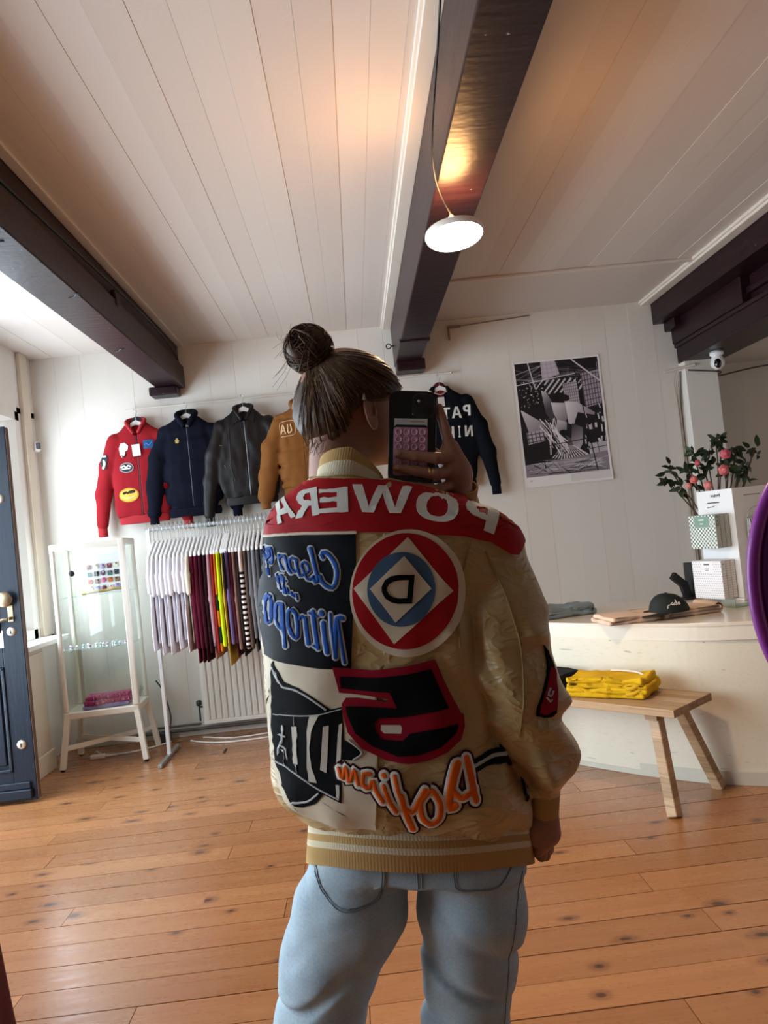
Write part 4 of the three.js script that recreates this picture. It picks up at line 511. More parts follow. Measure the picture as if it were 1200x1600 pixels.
// a jacket hanging flat against the wall: origin at the neck, z towards the room
function wallJacket(name, label, category, pos, o) {
  const g = thing(name, label, category, pos, o.turn ?? 0, 'garments hung along the wall'), hw = o.hw ?? 0.215, Lb = o.len ?? 0.70, dp = o.depth ?? 0.052, sl = o.sleeve ?? 0.64, out = o.out ?? 0.10;
  const body = loft([[-Lb, 0, hw * 0.90, 0, dp * 0.75], [-Lb + 0.06, 0, hw * 0.97, 0, dp], [-Lb * 0.6, 0, hw * 1.04, 0, dp * 1.05], [-0.22, 0, hw * 1.02, 0, dp], [-0.135, 0, hw, 0, dp * 0.95], [-0.09, 0, hw * 0.8, 0, dp * 0.85], [-0.05, 0, hw * 0.52, 0, dp * 0.75], [-0.02, 0, hw * 0.36, 0, dp * 0.66], [0.0, 0, hw * 0.3, 0, dp * 0.6]], 2.6);
  const arm = (s) => [[s * (hw - 0.04), -0.135, 0, 0.056], [s * (hw + out * 0.35), -0.32, -0.002, (o.fat ?? 0.058)], [s * (hw + out * 0.75), -0.52, 0.0, (o.fat ?? 0.058) * 0.97], [s * (hw + out), -0.10 - sl, 0.004, o.cuffR ?? 0.042]];
  const A = arm(-1), B = arm(1), f = (x, y, z) => {
    let d = smin(smin(body(x, y, z), chain(x, y, z * 1.25, A, 0.03), 0.016), chain(x, y, z * 1.25, B, 0.03), 0.016);
    if (o.open !== false) d = Math.max(d, -(Math.hypot(x / 0.85, (y + 0.035) / (o.neck ?? 1.15), (z - 0.045) / 0.9) - 0.062));
    if (z > 0) d += 0.005 * Math.exp(-((x - 0.003) * (x - 0.003)) / 0.00002) * sstep(0, -0.08, y);
    d += (o.wr ?? 0.006) * (noise.noise(x * 9 + (o.s ?? 0), y * 5, z * 9) + 0.6 * noise.noise(x * 20, y * 9 + (o.s ?? 0), z * 14)) ;
    if (o.quilt) d += 0.007 * Math.pow(Math.abs(Math.cos(y * Math.PI / o.quilt)), 8) * (Math.abs(x) < hw ? 1 : 0.5);
    return d; };
  part(g, 'shell', nets(f, [-hw - out - 0.09, -Math.max(Lb, sl + 0.1) - 0.09, -0.10], [hw + out + 0.09, 0.03, 0.11], 0.0118), o.mat);
  const dr = drape(f, 0.16), rib = o.rib ?? o.mat;
  const band = (cx, y0, y1, rx, rz, tilt = 0) => { const n = 72, pos = [], idx = []; for (let j = 0; j <= 3; j++) for (let i = 0; i <= n; i++) { const a = i / n * 6.2832, k = 1 + 0.02 * (i % 2) - (j === 0 || j === 3 ? 0.03 : 0); pos.push(cx + tilt * j + Math.cos(a) * rx * k, y0 + (y1 - y0) * j / 3, Math.sin(a) * rz * k); } for (let j = 0; j < 3; j++) for (let i = 0; i < n; i++) { const a = j * (n + 1) + i; idx.push(a, a + 1, a + n + 1, a + 1, a + n + 2, a + n + 1); } const q = new THREE.BufferGeometry(); q.setAttribute('position', new THREE.Float32BufferAttribute(pos, 3)); q.setIndex(idx); q.computeVertexNormals(); return q; };
  const ribM = rib.clone(); ribM.side = THREE.DoubleSide;
  part(g, 'hem', band(0, -Lb - 0.055, -Lb + 0.005, hw * 0.88, dp * 0.72), ribM); for (const s of [-1, 1]) part(g, 'cuff', band(s * (hw + out + 0.004), -sl - 0.19, -sl - 0.12, 0.034, 0.028), ribM);
  if (o.collar) part(g, 'collar', [-1, 1].map((s) => tube([[s * 0.016, -0.10, dp * 0.9], [s * 0.045, -0.05, dp * 0.85], [s * 0.068, -0.008, 0.02], [s * 0.05, 0.016, -0.025], [0, 0.022, -0.04]], o.collar, 22, 10)), rib);
  if (o.lapel) for (const s of [-1, 1]) part(g, 'collar_point', dr.piece(shapeOf([[s * 0.025, -0.055], [s * 0.06, -0.02], [s * 0.085, -0.045], [s * 0.075, -0.13], [s * 0.03, -0.105]]), 0.001, 0.008), o.mat);
  part(g, 'lining', new THREE.SphereGeometry(1, 20, 12).scale(0.058, 0.075, 0.012).translate(0, -0.038, -0.022), o.lining ?? blackM, 'dark inside of the neck');
  if (o.zip !== false) part(g, 'zip', dr.stroke([[0.003, -0.105], [0.004, -0.3], [0.003, -Lb]], 0.010, -0.003, 0.003), o.zipM ?? blackM);
  hanger(o.hangLabel, [pos[0], pos[1] - 0.006, pos[2] + 0.004], 0, 'hangers on the wall rails', 0, 0.78).children[1].scale.y = 1.5; return { g, dr };
}
{
  const JZ = BZ + 0.078;
  { // red patched jacket
    const { g, dr } = wallJacket('bomber_jacket', 'red wool bomber jacket with sewn patches, hanging nearest the street', 'jacket', [-1.525, 2.358, JZ - 0.0], { mat: M('#931d25', 0.9, { specularIntensity: 0.25 }), hw: 0.205, sleeve: 0.64, out: 0.105, collar: 0.013, rib: M('#a81f28', 0.9), lining: M('#24303a', 0.8), hangLabel: 'white hanger inside the red patched jacket', wr: 0.005, s: 3 });
    const wp = M('#e6e0d2', 0.8), el = (x, y, a, b, h0 = 0.001, h = 0.004) => dr.piece(shapeOf(Array.from({ length: 28 }, (_, i) => [x + a * Math.cos(i / 28 * 6.2832), y + b * Math.sin(i / 28 * 6.2832)])), h0, h);
    part(g, 'white_patch', dr.piece(shapeOf([[-0.13, -0.2], [-0.115, -0.165], [-0.085, -0.16], [-0.06, -0.185], [-0.065, -0.215], [-0.085, -0.225], [-0.085, -0.255], [-0.115, -0.265], [-0.125, -0.24]]), 0.001, 0.004), wp); part(g, 'white_patch', dr.stroke([[-0.11, -0.255], [-0.095, -0.262], [-0.083, -0.245]], 0.008, 0.001, 0.006), blackM);
    part(g, 'oval_patch', el(-0.085, -0.345, 0.052, 0.038), M('#8d8a90', 0.8)); part(g, 'oval_patch', el(-0.085, -0.345, 0.044, 0.029, 0.002, 0.0055), blackM); part(g, 'oval_patch', [dr.stroke([[-0.12, -0.34], [-0.1, -0.33], [-0.085, -0.345], [-0.07, -0.33], [-0.052, -0.34]], 0.012, 0.003, 0.008), dr.stroke([[-0.115, -0.353], [-0.06, -0.352]], 0.009, 0.003, 0.008)], wp);
    part(g, 'yellow_patch', el(-0.085, -0.545, 0.072, 0.052), M('#c98a2c', 0.8)); part(g, 'yellow_patch', el(-0.085, -0.545, 0.064, 0.044, 0.002, 0.0055), M('#e0b544', 0.8)); part(g, 'yellow_patch', [dr.stroke([[-0.12, -0.53], [-0.105, -0.525]], 0.018, 0.003, 0.008), dr.stroke([[-0.075, -0.525], [-0.05, -0.522]], 0.022, 0.003, 0.008), dr.stroke([[-0.092, -0.535], [-0.088, -0.525]], 0.008, 0.003, 0.008)], M('#2a2018', 0.8)); part(g, 'yellow_patch', [dr.stroke([[-0.125, -0.563], [-0.1, -0.567], [-0.07, -0.566], [-0.045, -0.56]], 0.009, 0.003, 0.007)], M('#d8cf90', 0.8));
    part(g, 'sleeve_patch', dr.piece(shapeOf([[-0.262, -0.235], [-0.225, -0.23], [-0.215, -0.26], [-0.232, -0.34], [-0.262, -0.345], [-0.272, -0.3]]), 0.001, 0.004), M('#20242c', 0.8)); part(g, 'sleeve_patch', [dr.stroke([[-0.25, -0.245], [-0.232, -0.245]], 0.014, 0.003, 0.007), dr.stroke([[-0.245, -0.28], [-0.24, -0.3], [-0.252, -0.33]], 0.018, 0.003, 0.007)], wp);
    part(g, 'blue_patch', dr.piece(shapeOf([[0.05, -0.155], [0.125, -0.155], [0.12, -0.22], [0.05, -0.22]]), 0.001, 0.004), M('#1f4e82', 0.8)); part(g, 'blue_patch', dr.stroke([[0.065, -0.19], [0.075, -0.178], [0.09, -0.195], [0.11, -0.178]], 0.008, 0.003, 0.006), M('#3d7fc0', 0.8));
    part(g, 'price_tag', new RoundedBoxGeometry(0.058, 0.085, 0.002, 2, 0.001).rotateZ(0.04).translate(0.0, -0.225, 0.068), M('#e9e9f2', 0.6), 'white card tag');
  }
  { // dark quilted jacket with small gold emblem
    const { g, dr } = wallJacket('fleece_jacket', 'dark navy corduroy jacket with tiny gold chest emblem', 'jacket', [-1.148, 2.37, JZ + 0.02], { mat: M('#10121f', 0.95, { specularIntensity: 0.25 }), hw: 0.215, len: 0.70, sleeve: 0.60, out: 0.085, fat: 0.072, cuffR: 0.055, depth: 0.062, quilt: 0.17, collar: 0.020, hangLabel: 'white hanger inside the dark navy jacket', s: 12, zipM: M('#22263a', 0.4) });
    part(g, 'emblem', dr.piece(shapeOf([[-0.09, -0.20], [-0.075, -0.18], [-0.06, -0.20], [-0.065, -0.22], [-0.085, -0.22]]), 0.001, 0.004), M('#b59a55', 0.6)); part(g, 'neck_label', box(0.05, 0.006, 0.002, 0, -0.095, 0.02), whiteM); part(g, 'inner_tag', box(0.03, 0.04, 0.002, 0.01, -0.10, 0.045), M('#b9b6aa', 0.6));
  }
  { // leather jacket
    const { g, dr } = wallJacket('leather_jacket', 'black-brown leather jacket with pointed collar, beside the tan puffer', 'jacket', [-0.725, 2.372, JZ + 0.055], { mat: M('#1f1a19', 0.45, { specularIntensity: 0.4, bumpMap: paintBump, bumpScale: 0.0015 }), hw: 0.215, len: 0.66, sleeve: 0.66, out: 0.10, lapel: true, wr: 0.009, s: 31, hangLabel: 'white hanger inside the leather jacket', zipM: M('#6a6a6c', 0.35, { metalness: 0.7 }), collar: 0.012 });
    part(g, 'pocket_seam', [dr.stroke([[-0.13, -0.42], [-0.10, -0.54]], 0.005, -0.001, 0.004), dr.stroke([[0.13, -0.42], [0.10, -0.54]], 0.005, -0.001, 0.004)], M('#3b3532', 0.5)); part(g, 'front_seam', dr.stroke([[-0.115, -0.15], [-0.12, -0.4], [-0.115, -0.62]], 0.004, -0.001, 0.003), M('#3b3532', 0.5)); part(g, 'scuff', [dr.stroke([[-0.19, -0.27], [-0.175, -0.275]], 0.003, 0, 0.002), dr.stroke([[-0.17, -0.42], [-0.165, -0.435]], 0.003, 0, 0.002)], M('#9a948c', 0.8));
  }
  { // tan puffer
    const { g, dr } = wallJacket('puffer_jacket', 'tan quilted puffer jacket partly hidden behind the hair bun', 'jacket', [-0.30, 2.36, JZ + 0.085], { mat: M('#84542a', 0.85, { specularIntensity: 0.25 }), hw: 0.205, len: 0.62, sleeve: 0.565, out: 0.115, fat: 0.072, cuffR: 0.06, depth: 0.07, quilt: 0.115, collar: 0.022, hangLabel: 'white hanger inside the tan puffer', s: 51, zipM: M('#7a4c22', 0.5) });
    const lm = M('#d8b58a', 0.8); part(g, 'appliqued_letter', [dr.stroke([[-0.155, -0.225], [-0.14, -0.165], [-0.125, -0.225]], 0.010, 0, 0.006), dr.stroke([[-0.148, -0.205], [-0.13, -0.205]], 0.008, 0, 0.006)], lm); part(g, 'appliqued_letter', dr.stroke([[-0.105, -0.165], [-0.105, -0.22], [-0.08, -0.21], [-0.085, -0.165]], 0.010, 0, 0.006), lm); part(g, 'appliqued_letter', dr.stroke([[-0.16, -0.235], [-0.16, -0.15], [-0.06, -0.14], [-0.06, -0.235], [-0.16, -0.25]], 0.004, 0, 0.004), lm);
  }
  { // lettered sweater
    const { g, dr } = wallJacket('lettered_sweater', 'dark navy sweater with white mirrored letters, beside the poster', 'sweater', [0.742, 2.392, JZ], { mat: M('#0d1017', 0.9, { specularIntensity: 0.25 }), hw: 0.225, len: 0.72, sleeve: 0.66, out: 0.115, zip: false, hangLabel: 'white hanger inside the lettered sweater', s: 71, lining: M('#5a1018', 0.8), wr: 0.005, neck: 1.3 });
    const lw = M('#dcd9d2', 0.75), letters = [['T', 0.02, -0.215, 0.062, 0.085, false], ['A', 0.10, -0.215, 0.075, 0.085, false], ['P', 0.178, -0.205, 0.055, 0.08, true], ['K', 0.035, -0.36, 0.06, 0.088, true], ['I', 0.105, -0.36, 0.016, 0.085, false], ['N', 0.178, -0.36, 0.06, 0.08, true]];
    for (const [ch, x, y, w, h, fl] of letters) part(g, 'white_letter', glyph(ch, x, y, w, h, -0.05, fl).map((s) => dr.piece(s, 0.0, 0.004)), lw);
    part(g, 'neck_label', new RoundedBoxGeometry(0.05, 0.07, 0.002, 2, 0.001).translate(-0.005, -0.125, 0.05), M('#c9c4bc', 0.7)); part(g, 'red_lining', new THREE.SphereGeometry(1, 16, 10).scale(0.05, 0.04, 0.01).translate(0, -0.045, -0.006), M('#7a1420', 0.4)); part(g, 'neck_trim', tube([[-0.05, -0.05, 0.03], [0, -0.068, 0.035], [0.05, -0.045, 0.03]], 0.004, 14), M('#b9a7a0', 0.6));
  }
}
// ------------------------------------------------------------------ clothes rail with shirts
{
  const RX0 = -1.39, RX1 = -0.12, RY = 1.528, RZ = -5.25, tubeM = M('#dfe2e4', 0.3, { metalness: 0.3 });
  const r = thing('clothes_rail', 'white metal clothes rail holding the row of shirts', 'clothes rail', [0, 0, RZ]);
  part(r, 'rail', bar([RX0 - 0.02, RY, 0], [RX1 + 0.02, RY, 0], 0.0125), M('#b9c2c4', 0.3, { metalness: 0.5 }));
  for (const x of [RX0, RX1]) { part(r, 'post', bx(x - 0.013, x + 0.013, 0.02, RY, -0.013, 0.013, 0.004), tubeM); part(r, 'foot', bx(x - 0.014, x + 0.014, 0, 0.026, -0.25, 0.26, 0.005), M('#9a9a98', 0.35, { metalness: 0.5 })); }
  for (let k = 0; k < 44; k++) part(r, 'rail_ring', new THREE.TorusGeometry(0.0135, 0.003, 6, 16).rotateY(Math.PI / 2), M('#eef1f2', 0.3)).position.set(RX0 + 0.01 + k * 0.0288, RY, 0);
  // garment seen edge-on: thin in x, broad in z, hanging below its hanger
  const garment = (o) => { const len = o.len, sl = o.sleeve, th = o.th ?? 0.014; const b = loft([[-len, 0, th * 0.9, 0, 0.225], [-len * 0.6, 0, th * 1.15, 0, 0.225], [-0.2, 0, th * 1.1, 0, 0.215], [-0.135, 0, th, 0, 0.205], [-0.085, 0, th * 0.9, 0, 0.15], [-0.045, 0, th * 0.85, 0, 0.075], [-0.025, 0, th * 0.7, 0, 0.03]], 2.4);
    const arm = (s) => [[0, -0.12, s * 0.195, th * 1.05], [0.004, -0.12 - sl * 0.5, s * 0.235, th * 1.25], [0.008 * (o.k ?? 1), -0.12 - sl, s * 0.25, th * (o.flare ?? 1.35)]]; const A = arm(1), B = arm(-1);
    const f = (x, y, z) => smin(smin(b(x, y, z), chain(x, y, z * 0.9 + Math.sign(z) * 0.022, A), 0.008), chain(x, y, z * 0.9 + Math.sign(z) * 0.022, B), 0.008) + 0.0030 * noise.noise(x * 5 + o.s, y * 2.5, z * 12) + 0.0012 * noise.noise(o.s, y * 2, z * 40);
    return nets(f, [-0.05, -len - 0.05, -0.34], [0.05, 0.0, 0.34], 0.0085); };
  const tee = [garment({ len: 0.70, sleeve: 0.20, s: 1, th: 0.0125, flare: 1.2 }), garment({ len: 0.66, sleeve: 0.22, s: 9, th: 0.012, flare: 1.2 })], sweat = [garment({ len: 0.80, sleeve: 0.58, s: 17, th: 0.0125, flare: 1.0 }), garment({ len: 0.74, sleeve: 0.62, s: 23, th: 0.0125, flare: 1.0 })];
  const cl = (c, map) => M(c, 0.9, { specularIntensity: 0.25, ...(map ? { map } : {}) });
  const stripes = canvasTex(64, 512, (c, w, h) => { c.fillStyle = '#d9c5bd'; c.fillRect(0, 0, w, h); }, true), bands = (y0, y1, a, b, base, n) => canvasTex(16, 1024, (c, w, h) => { c.fillStyle = base; c.fillRect(0, 0, w, h); for (let i = 0; i < n; i++) { const t = (y0 + (y1 - y0) * i / n) * h; c.fillStyle = i % 2 ? a : b; c.fillRect(0, t, w, (y1 - y0) / n * h + 1); } }, true, [1, 1.0]);
  const printed = canvasTex(16, 1024, (c, w, h) => { c.fillStyle = '#b98a92'; c.fillRect(0, 0, w, h); c.fillStyle = '#3a2430'; for (let i = 0; i < 9; i++) c.fillRect(rr(0, 4), h * (0.30 + i * 0.055), rr(8, 14), h * rr(0.018, 0.042)); });
  const rows = [];
  const white = cl('#eceaf2'); for (let i = 0; i < 10; i++) rows.push([tee[i % 2], i === 9 ? cl('#efe8d6') : white, i === 9 ? 'cream-tinted T-shirt, last of the pale ones before the maroon sweaters' : `white T-shirt, ${['first', 'second', 'third', 'fourth', 'fifth', 'sixth', 'seventh', 'eighth', 'ninth'][i]} from the street end of the rail`, 'T-shirt', 0.0275, rr(-0.05, 0.01)]);
  for (let i = 0; i < 3; i++) rows.push([sweat[0], cl(['#5c1830', '#561629', '#3c1020'][i]), ['first maroon sweater, right after the pale T-shirts', 'second maroon sweater, between two other maroons', 'darkest third maroon sweater on the rail'][i], 'sweater', 0.028, -0.01]);
  rows.push([sweat[1], cl('#2a1118'), 'near-black sweater between maroon and mauve ones', 'sweater', 0.024, 0], [sweat[0], cl('#ffffff', printed), 'mauve sweater with dark printed sleeve lettering', 'sweater', 0.026, 0], [sweat[1], cl('#a02c2e'), 'brick red sweater between mauve and orange ones', 'sweater', 0.018, 0], [sweat[1], cl('#ffffff', bands(0.28, 0.9, '#16331f', '#c87a24', '#c4661c', 6)), 'orange sweater with dark green bands', 'sweater', 0.02, 0.0], [sweat[1], cl('#d0ea22'), 'neon yellow-green sweater in the middle of the rail', 'sweater', 0.026, 0.03], [sweat[0], cl('#c9a63e'), 'mustard sweater hanging lowest behind the neon one', 'sweater', 0.014, -0.05], [tee[1], cl('#1c1c22'), 'black T-shirt with white print edge beside the purple sweater', 'T-shirt', 0.014, 0], [sweat[1], cl('#6c5a86'), 'dusty purple sweater beside the neon one', 'sweater', 0.026, 0.04], [sweat[0], cl('#4a1626'), 'wine red sweater behind the purple one', 'sweater', 0.022, 0], [sweat[1], cl('#8a6a62'), 'dusty brown sweater before the striped one', 'sweater', 0.022, 0], [sweat[0], cl('#2e2422'), 'very dark brown sweater before the striped one', 'sweater', 0.022, 0], [sweat[1], cl('#ffffff', bands(0.255, 0.86, '#efe6e0', '#1c1216', '#d9c3bb', 36)), 'pale sweater with black and white striped sleeve', 'sweater', 0.03, 0], [sweat[1], cl('#54443f'), 'dark taupe sweater right after the striped one', 'sweater', 0.026, 0], [sweat[0], cl('#6d6c6e'), 'mid grey sweater next to the taupe one', 'sweater', 0.026, 0.02], [sweat[0], cl('#7d8088'), 'light grey sweater next to the varsity jacket edge', 'sweater', 0.03, 0], [sweat[0], cl('#4a4c52'), 'charcoal sweater beside the light grey one', 'sweater', 0.03, 0]);
  for (let i = 0; i < 4; i++) rows.push([sweat[i % 2], cl(['#3a3f4a', '#7a5a4a', '#50606a', '#8a8378'][i % 4]), `${['slate', 'brown', 'blue-grey', 'stone'][i % 4]} sweater on the rail hidden behind the standing person`, 'sweater', 0.03, 0]);
  let x = RX0 + 0.035; rows.forEach(([geo, m, label, cat, dx, dy], i) => { if (x > RX1 - 0.03) return;
    const q = new THREE.Mesh(geo, m); q.name = numbered(cat === 'T-shirt' ? 'hanging_tshirt' : 'hanging_sweater'); q.userData = { label, category: cat, group: 'garments on the clothes rail' }; q.position.set(x, RY - 0.085 + 0 * dy, RZ); q.scale.set(dx / 0.0290, 1 - dy * 1.3, 1); q.rotation.y = rr(-0.012, 0.0); scene.add(q);
    hanger('white hanger of the ' + label.replace(/^(first|second) maroon/, '$1 maroon'), [x, RY - 0.0885, RZ], Math.PI / 2 + q.rotation.y, 'hangers on the clothes rail'); x += dx; });
}

// ------------------------------------------------------------------ the person, seen from behind
// The figure is drafted on a pattern sheet: 1 unit = 1.165 mm at the body's middle plane, graded a little with depth; the whole figure leans 6 degrees.
const person = thing('person', 'person seen from behind in a patched cream varsity jacket and pale jeans, holding a phone', 'person', [0.18, 0, -1.42]);
const lean = new THREE.Matrix4().makeBasis(V(0.9938, -0.1055, 0.0366), V(0.1044, 0.9940, 0.0332), V(-0.0398, -0.0292, 0.9988)).setPosition(0.0557, 1.3709, -1.3983);
const toPerson = new THREE.Matrix4().makeTranslation(-0.18, 0, 1.42).multiply(lean);
const S = (a, b, z = 0) => { const k = 0.0011647 - z * 0.000832; return [(a - 600) * k, (800 - b) * k, z]; };
const wear = (g) => g.applyMatrix4(toPerson);
const px = 0.0011647;
const jacketM = M('#b89d6e', 0.36, { bumpMap: dataTex(384, (u, v) => { const wx = fbm(u * 5, v * 5, 9, 2) * 0.5, r = (a, b, z) => 1 - Math.abs(noise.noise(a, b, z)) * 2.2; const q = 0.45 * Math.max(0, r(u * 9 + wx * 5, v * 13 + wx * 4, 2)) ** 3 + 0.3 * Math.max(0, r(u * 20 + wx * 8, v * 26, 5)) ** 3 + 0.12 * fbm(u * 70, v * 70, 3, 2); return [0.3 + q, 0.3 + q, 0.3 + q]; }, false, [2.0, 2.6]), bumpScale: 0.0034 });
const torsoRows = [[748, 488, 612, 0.012, 0.062], [757, 478, 650, 0.015, 0.070], [770, 462, 704, 0.02, 0.080], [788, 441, 752, 0.022, 0.092], [810, 424, 786, 0.02, 0.104], [838, 412, 803, 0.012, 0.116], [870, 408, 800, 0.006, 0.124], [920, 405, 786, 0.0, 0.130], [980, 406, 775, 0.0, 0.132], [1040, 414, 772, 0.0, 0.132], [1100, 421, 780, 0.0, 0.132], [1160, 424, 796, 0.0, 0.136], [1190, 427, 808, 0.0, 0.140], [1218, 432, 816, 0.0, 0.139], [1240, 441, 823, 0.0, 0.130], [1258, 455, 826, 0.0, 0.113], [1276, 472, 826, 0.0, 0.098]]
  .map(([y, l, r, cz, rz]) => [(800 - y) * px, ((l + r) / 2 - 600) * px, (r - l) / 2 * px, cz, rz]);
const torso = loft(torsoRows, 2.45, 0.06);
const armJ = [[...S(764, 872, 0.022), 0.066], [...S(782, 955, 0.045), 0.067], [...S(796, 1045, 0.058), 0.068], [...S(820, 1120, 0.055), 0.056], [...S(850, 1178, 0.04), 0.047], [...S(853, 1212, 0.03), 0.034]];
const farArm = [[...S(470, 862, -0.03), 0.058], [...S(480, 930, -0.12), 0.060], [...S(520, 950, -0.22), 0.062], [...S(640, 860, -0.19), 0.056], [...S(715, 790, -0.07), 0.042]];
const foldsAt = (x, y, z) => {                                       // satin folds
  const Y = 800 - y / px, X = 600 + x / px; let d = 0;
  d += 0.007 * noise.noise(x * 7 + 3, y * 4, z * 6) + 0.0045 * noise.noise(x * 16, y * 12 + 5, z * 13) * (1 + 1.2 * sstep(650, 760, X));
  const low = sstep(1170, 1300, Y); d += low * 0.008 * noise.noise(x * 24 + 9, y * 5, z * 20);                     // gathers above the rib
  const pit = Math.exp(-(((X - 745) / 60) ** 2 + ((Y - 1010) / 130) ** 2)); d += pit * 0.009 * Math.sin((X - Y * 0.45) / 15 + 2 * noise.noise(x * 9, y * 9, 1));
  const side = sstep(700, 760, X) * sstep(1010, 1090, Y) * (1 - 0.9 * sstep(1170, 1240, Y)); d += side * 0.007 * Math.sin(X / 10 + 0.012 * (Y - 1000) + 2.5 * noise.noise(x * 6, y * 5, 3));                              // hanging folds beside the arm
  return d; };
const sleeveFolds = (x, y, z) => { const Y = 800 - y / px, X = 600 + x / px, w = sstep(880, 1000, Y); return w * (0.019 * Math.sin((Y * 0.9 - X * 0.7) / 13 + 4.5 * noise.noise(x * 8, y * 8, z * 8)) * noise.noise(x * 10 + 4, y * 8, z * 10) * 1.3 + 0.005 * noise.noise(x * 18, y * 14, z * 16 + 2)) + 0.009 * sstep(1110, 1180, Y) * noise.noise(x * 22, y * 9, z * 22); };
const near = (d, g, x, y, z) => Math.abs(d) < 0.03 ? d + g(x, y, z) : d;
const trunkF = (x, y, z) => near(torso(x, y, z), foldsAt, x, y, z);
const sleeveF = (x, y, z) => near(chain(x, y, z, armJ, 0.05), sleeveFolds, x, y, z);
const jacketF = (x, y, z) => smin(smin(trunkF(x, y, z), sleeveF(x, y, z), 0.030 - 0.025 * sstep(0.02, -0.16, y)), chain(x, y, z, farArm, 0.04), 0.02);
const jacket = part(person, 'jacket', wear(nets(jacketF, [-0.28, -0.66, -0.33], [0.39, 0.10, 0.20], 0.0072)), jacketM, 'cream satin varsity jacket');
const onTorso = drape(trunkF, 0.26, 0.0017), onAll = drape(jacketF, 0.26, 0.0017);
const sub = (name, geo, m, label) => { const g = Array.isArray(geo) ? merge(geo) : geo; return part(jacket, name, wear(g), m, label); };
const T = (a, b) => { const k = px * 0.917; return [(a - 600) * k, (800 - b) * k]; };      // cloth pieces lie on the back, drafted at the back's depth
const poly = (pts) => shapeOf(pts.map(([a, b]) => T(a, b))), W = (n) => n * px * 0.917;
const zoomPts = (ox, oy, s) => (pts) => pts.map(([a, b]) => T(ox + a / s, oy + b / s));
const ellipseShape = (cx, cy, a, b, t = 0, n = 56) => poly(Array.from({ length: n }, (_, i) => { const q = i / n * 6.2832, x = a * Math.cos(q), y = b * Math.sin(q); return [cx + x * Math.cos(t) - y * Math.sin(t), cy + x * Math.sin(t) + y * Math.cos(t)]; }));
const clothBump = dataTex(128, (u, v) => { const q = 0.5 + 0.5 * Math.sin(u * 402) * Math.sin(v * 402); return [q, q, q]; }, false, [18, 18]);
const cloth = (c, r = 0.75) => M(c, r, { specularIntensity: 0.3, bumpMap: clothBump, bumpScale: 0.0003 });
const C = { red: cloth('#a3151d', 0.6), cream: cloth('#d8ccb4', 0.6), navy: cloth('#080b12', 0.6), white: cloth('#dfe0d8', 0.55), black: cloth('#08080a', 0.8), crimson: cloth('#8e0f26', 0.8), blue: cloth('#1d4f9e', 0.6), steel: cloth('#45607e', 0.7), orange: cloth('#dd5f12', 0.7), maroon: cloth('#3c0d18', 0.8), offwhite: cloth('#cfc8bb', 0.7), silver: cloth('#b4b6b6', 0.6) };
{ // panels
  sub('red_yoke', onAll.piece(poly([[395, 842], [396, 820], [424, 775], [462, 752], [490, 747], [612, 749], [680, 756], [735, 770], [785, 795], [822, 828], [828, 848], [812, 868], [800, 866], [770, 848], [726, 838], [640, 832], [556, 831], [480, 833]]), -0.0006, 0.0022), C.red, 'red shoulder yoke');
  sub('yoke_piping', onAll.stroke([T(400, 840), T(480, 834), T(556, 832)], W(5), -0.0005, 0.0022), C.cream);
  sub('navy_panel', onAll.piece(poly([[392, 842], [480, 836], [556, 834], [557, 880], [552, 960], [549, 1042], [500, 1043], [425, 1038], [404, 1034], [392, 960]]), -0.0006, 0.0012), C.navy, 'navy panel with blue lettering');
  sub('pale_panel', onAll.piece(poly([[404, 1034], [425, 1039], [500, 1044], [549, 1043], [580, 1046], [592, 1120], [588, 1190], [590, 1260], [588, 1298], [520, 1300], [470, 1290], [440, 1262], [415, 1200]]), -0.0006, 0.0011), C.cream, 'pale lower panel');
  // yoke lettering, mirrored
  for (const [ch, x, y, w, h, t] of [['P', 752, 807, 56, 40, -0.36], ['O', 683, 793, 66, 44, -0.16], ['W', 597, 781, 95, 42, -0.03], ['E', 521, 783, 46, 38, 0.06], ['R', 477, 787, 40, 43, 0.16], ['A', 437, 793, 32, 47, 0.42]]) { const [cx, cy] = T(x, y); sub('yoke_letter', glyph(ch, cx, cy, W(w), W(h), t, true).map((s) => onAll.piece(s, 0.0016, 0.0034)), C.white); }
}
{ // round badge
  sub('badge_disc', onAll.piece(ellipseShape(637, 925, 89, 98, 0.15), 0.0, 0.0028), C.cream, 'round white badge'); sub('badge_ring', onAll.piece(ellipseShape(633, 922, 81, 89, 0.15), 0.0024, 0.0036), C.red);
  sub('badge_diamond', onAll.piece(poly([[636.5, 839], [705, 922], [616, 1003], [554, 918]]), 0.0032, 0.0044), C.cream); sub('badge_circle', onAll.piece(ellipseShape(627, 919, 52, 57, 0.1), 0.004, 0.0052), C.steel);
  sub('badge_diamond', onAll.piece(poly([[630, 868], [673, 918], [618, 970], [579, 918]]), 0.0048, 0.006), C.cream);
  const D = poly([[646, 896], [643, 941], [622, 941], [611, 938.5], [602, 932], [597, 922], [597, 914], [602, 904], [611, 898], [622, 896]]); D.holes.push(poly([[637, 904], [635, 932.5], [622, 932.5], [614, 930.5], [608, 926], [605, 920], [605, 916], [608, 910], [614, 906], [622, 904]])); sub('badge_letter', onAll.piece(D, 0.0056, 0.0072), C.black);
}
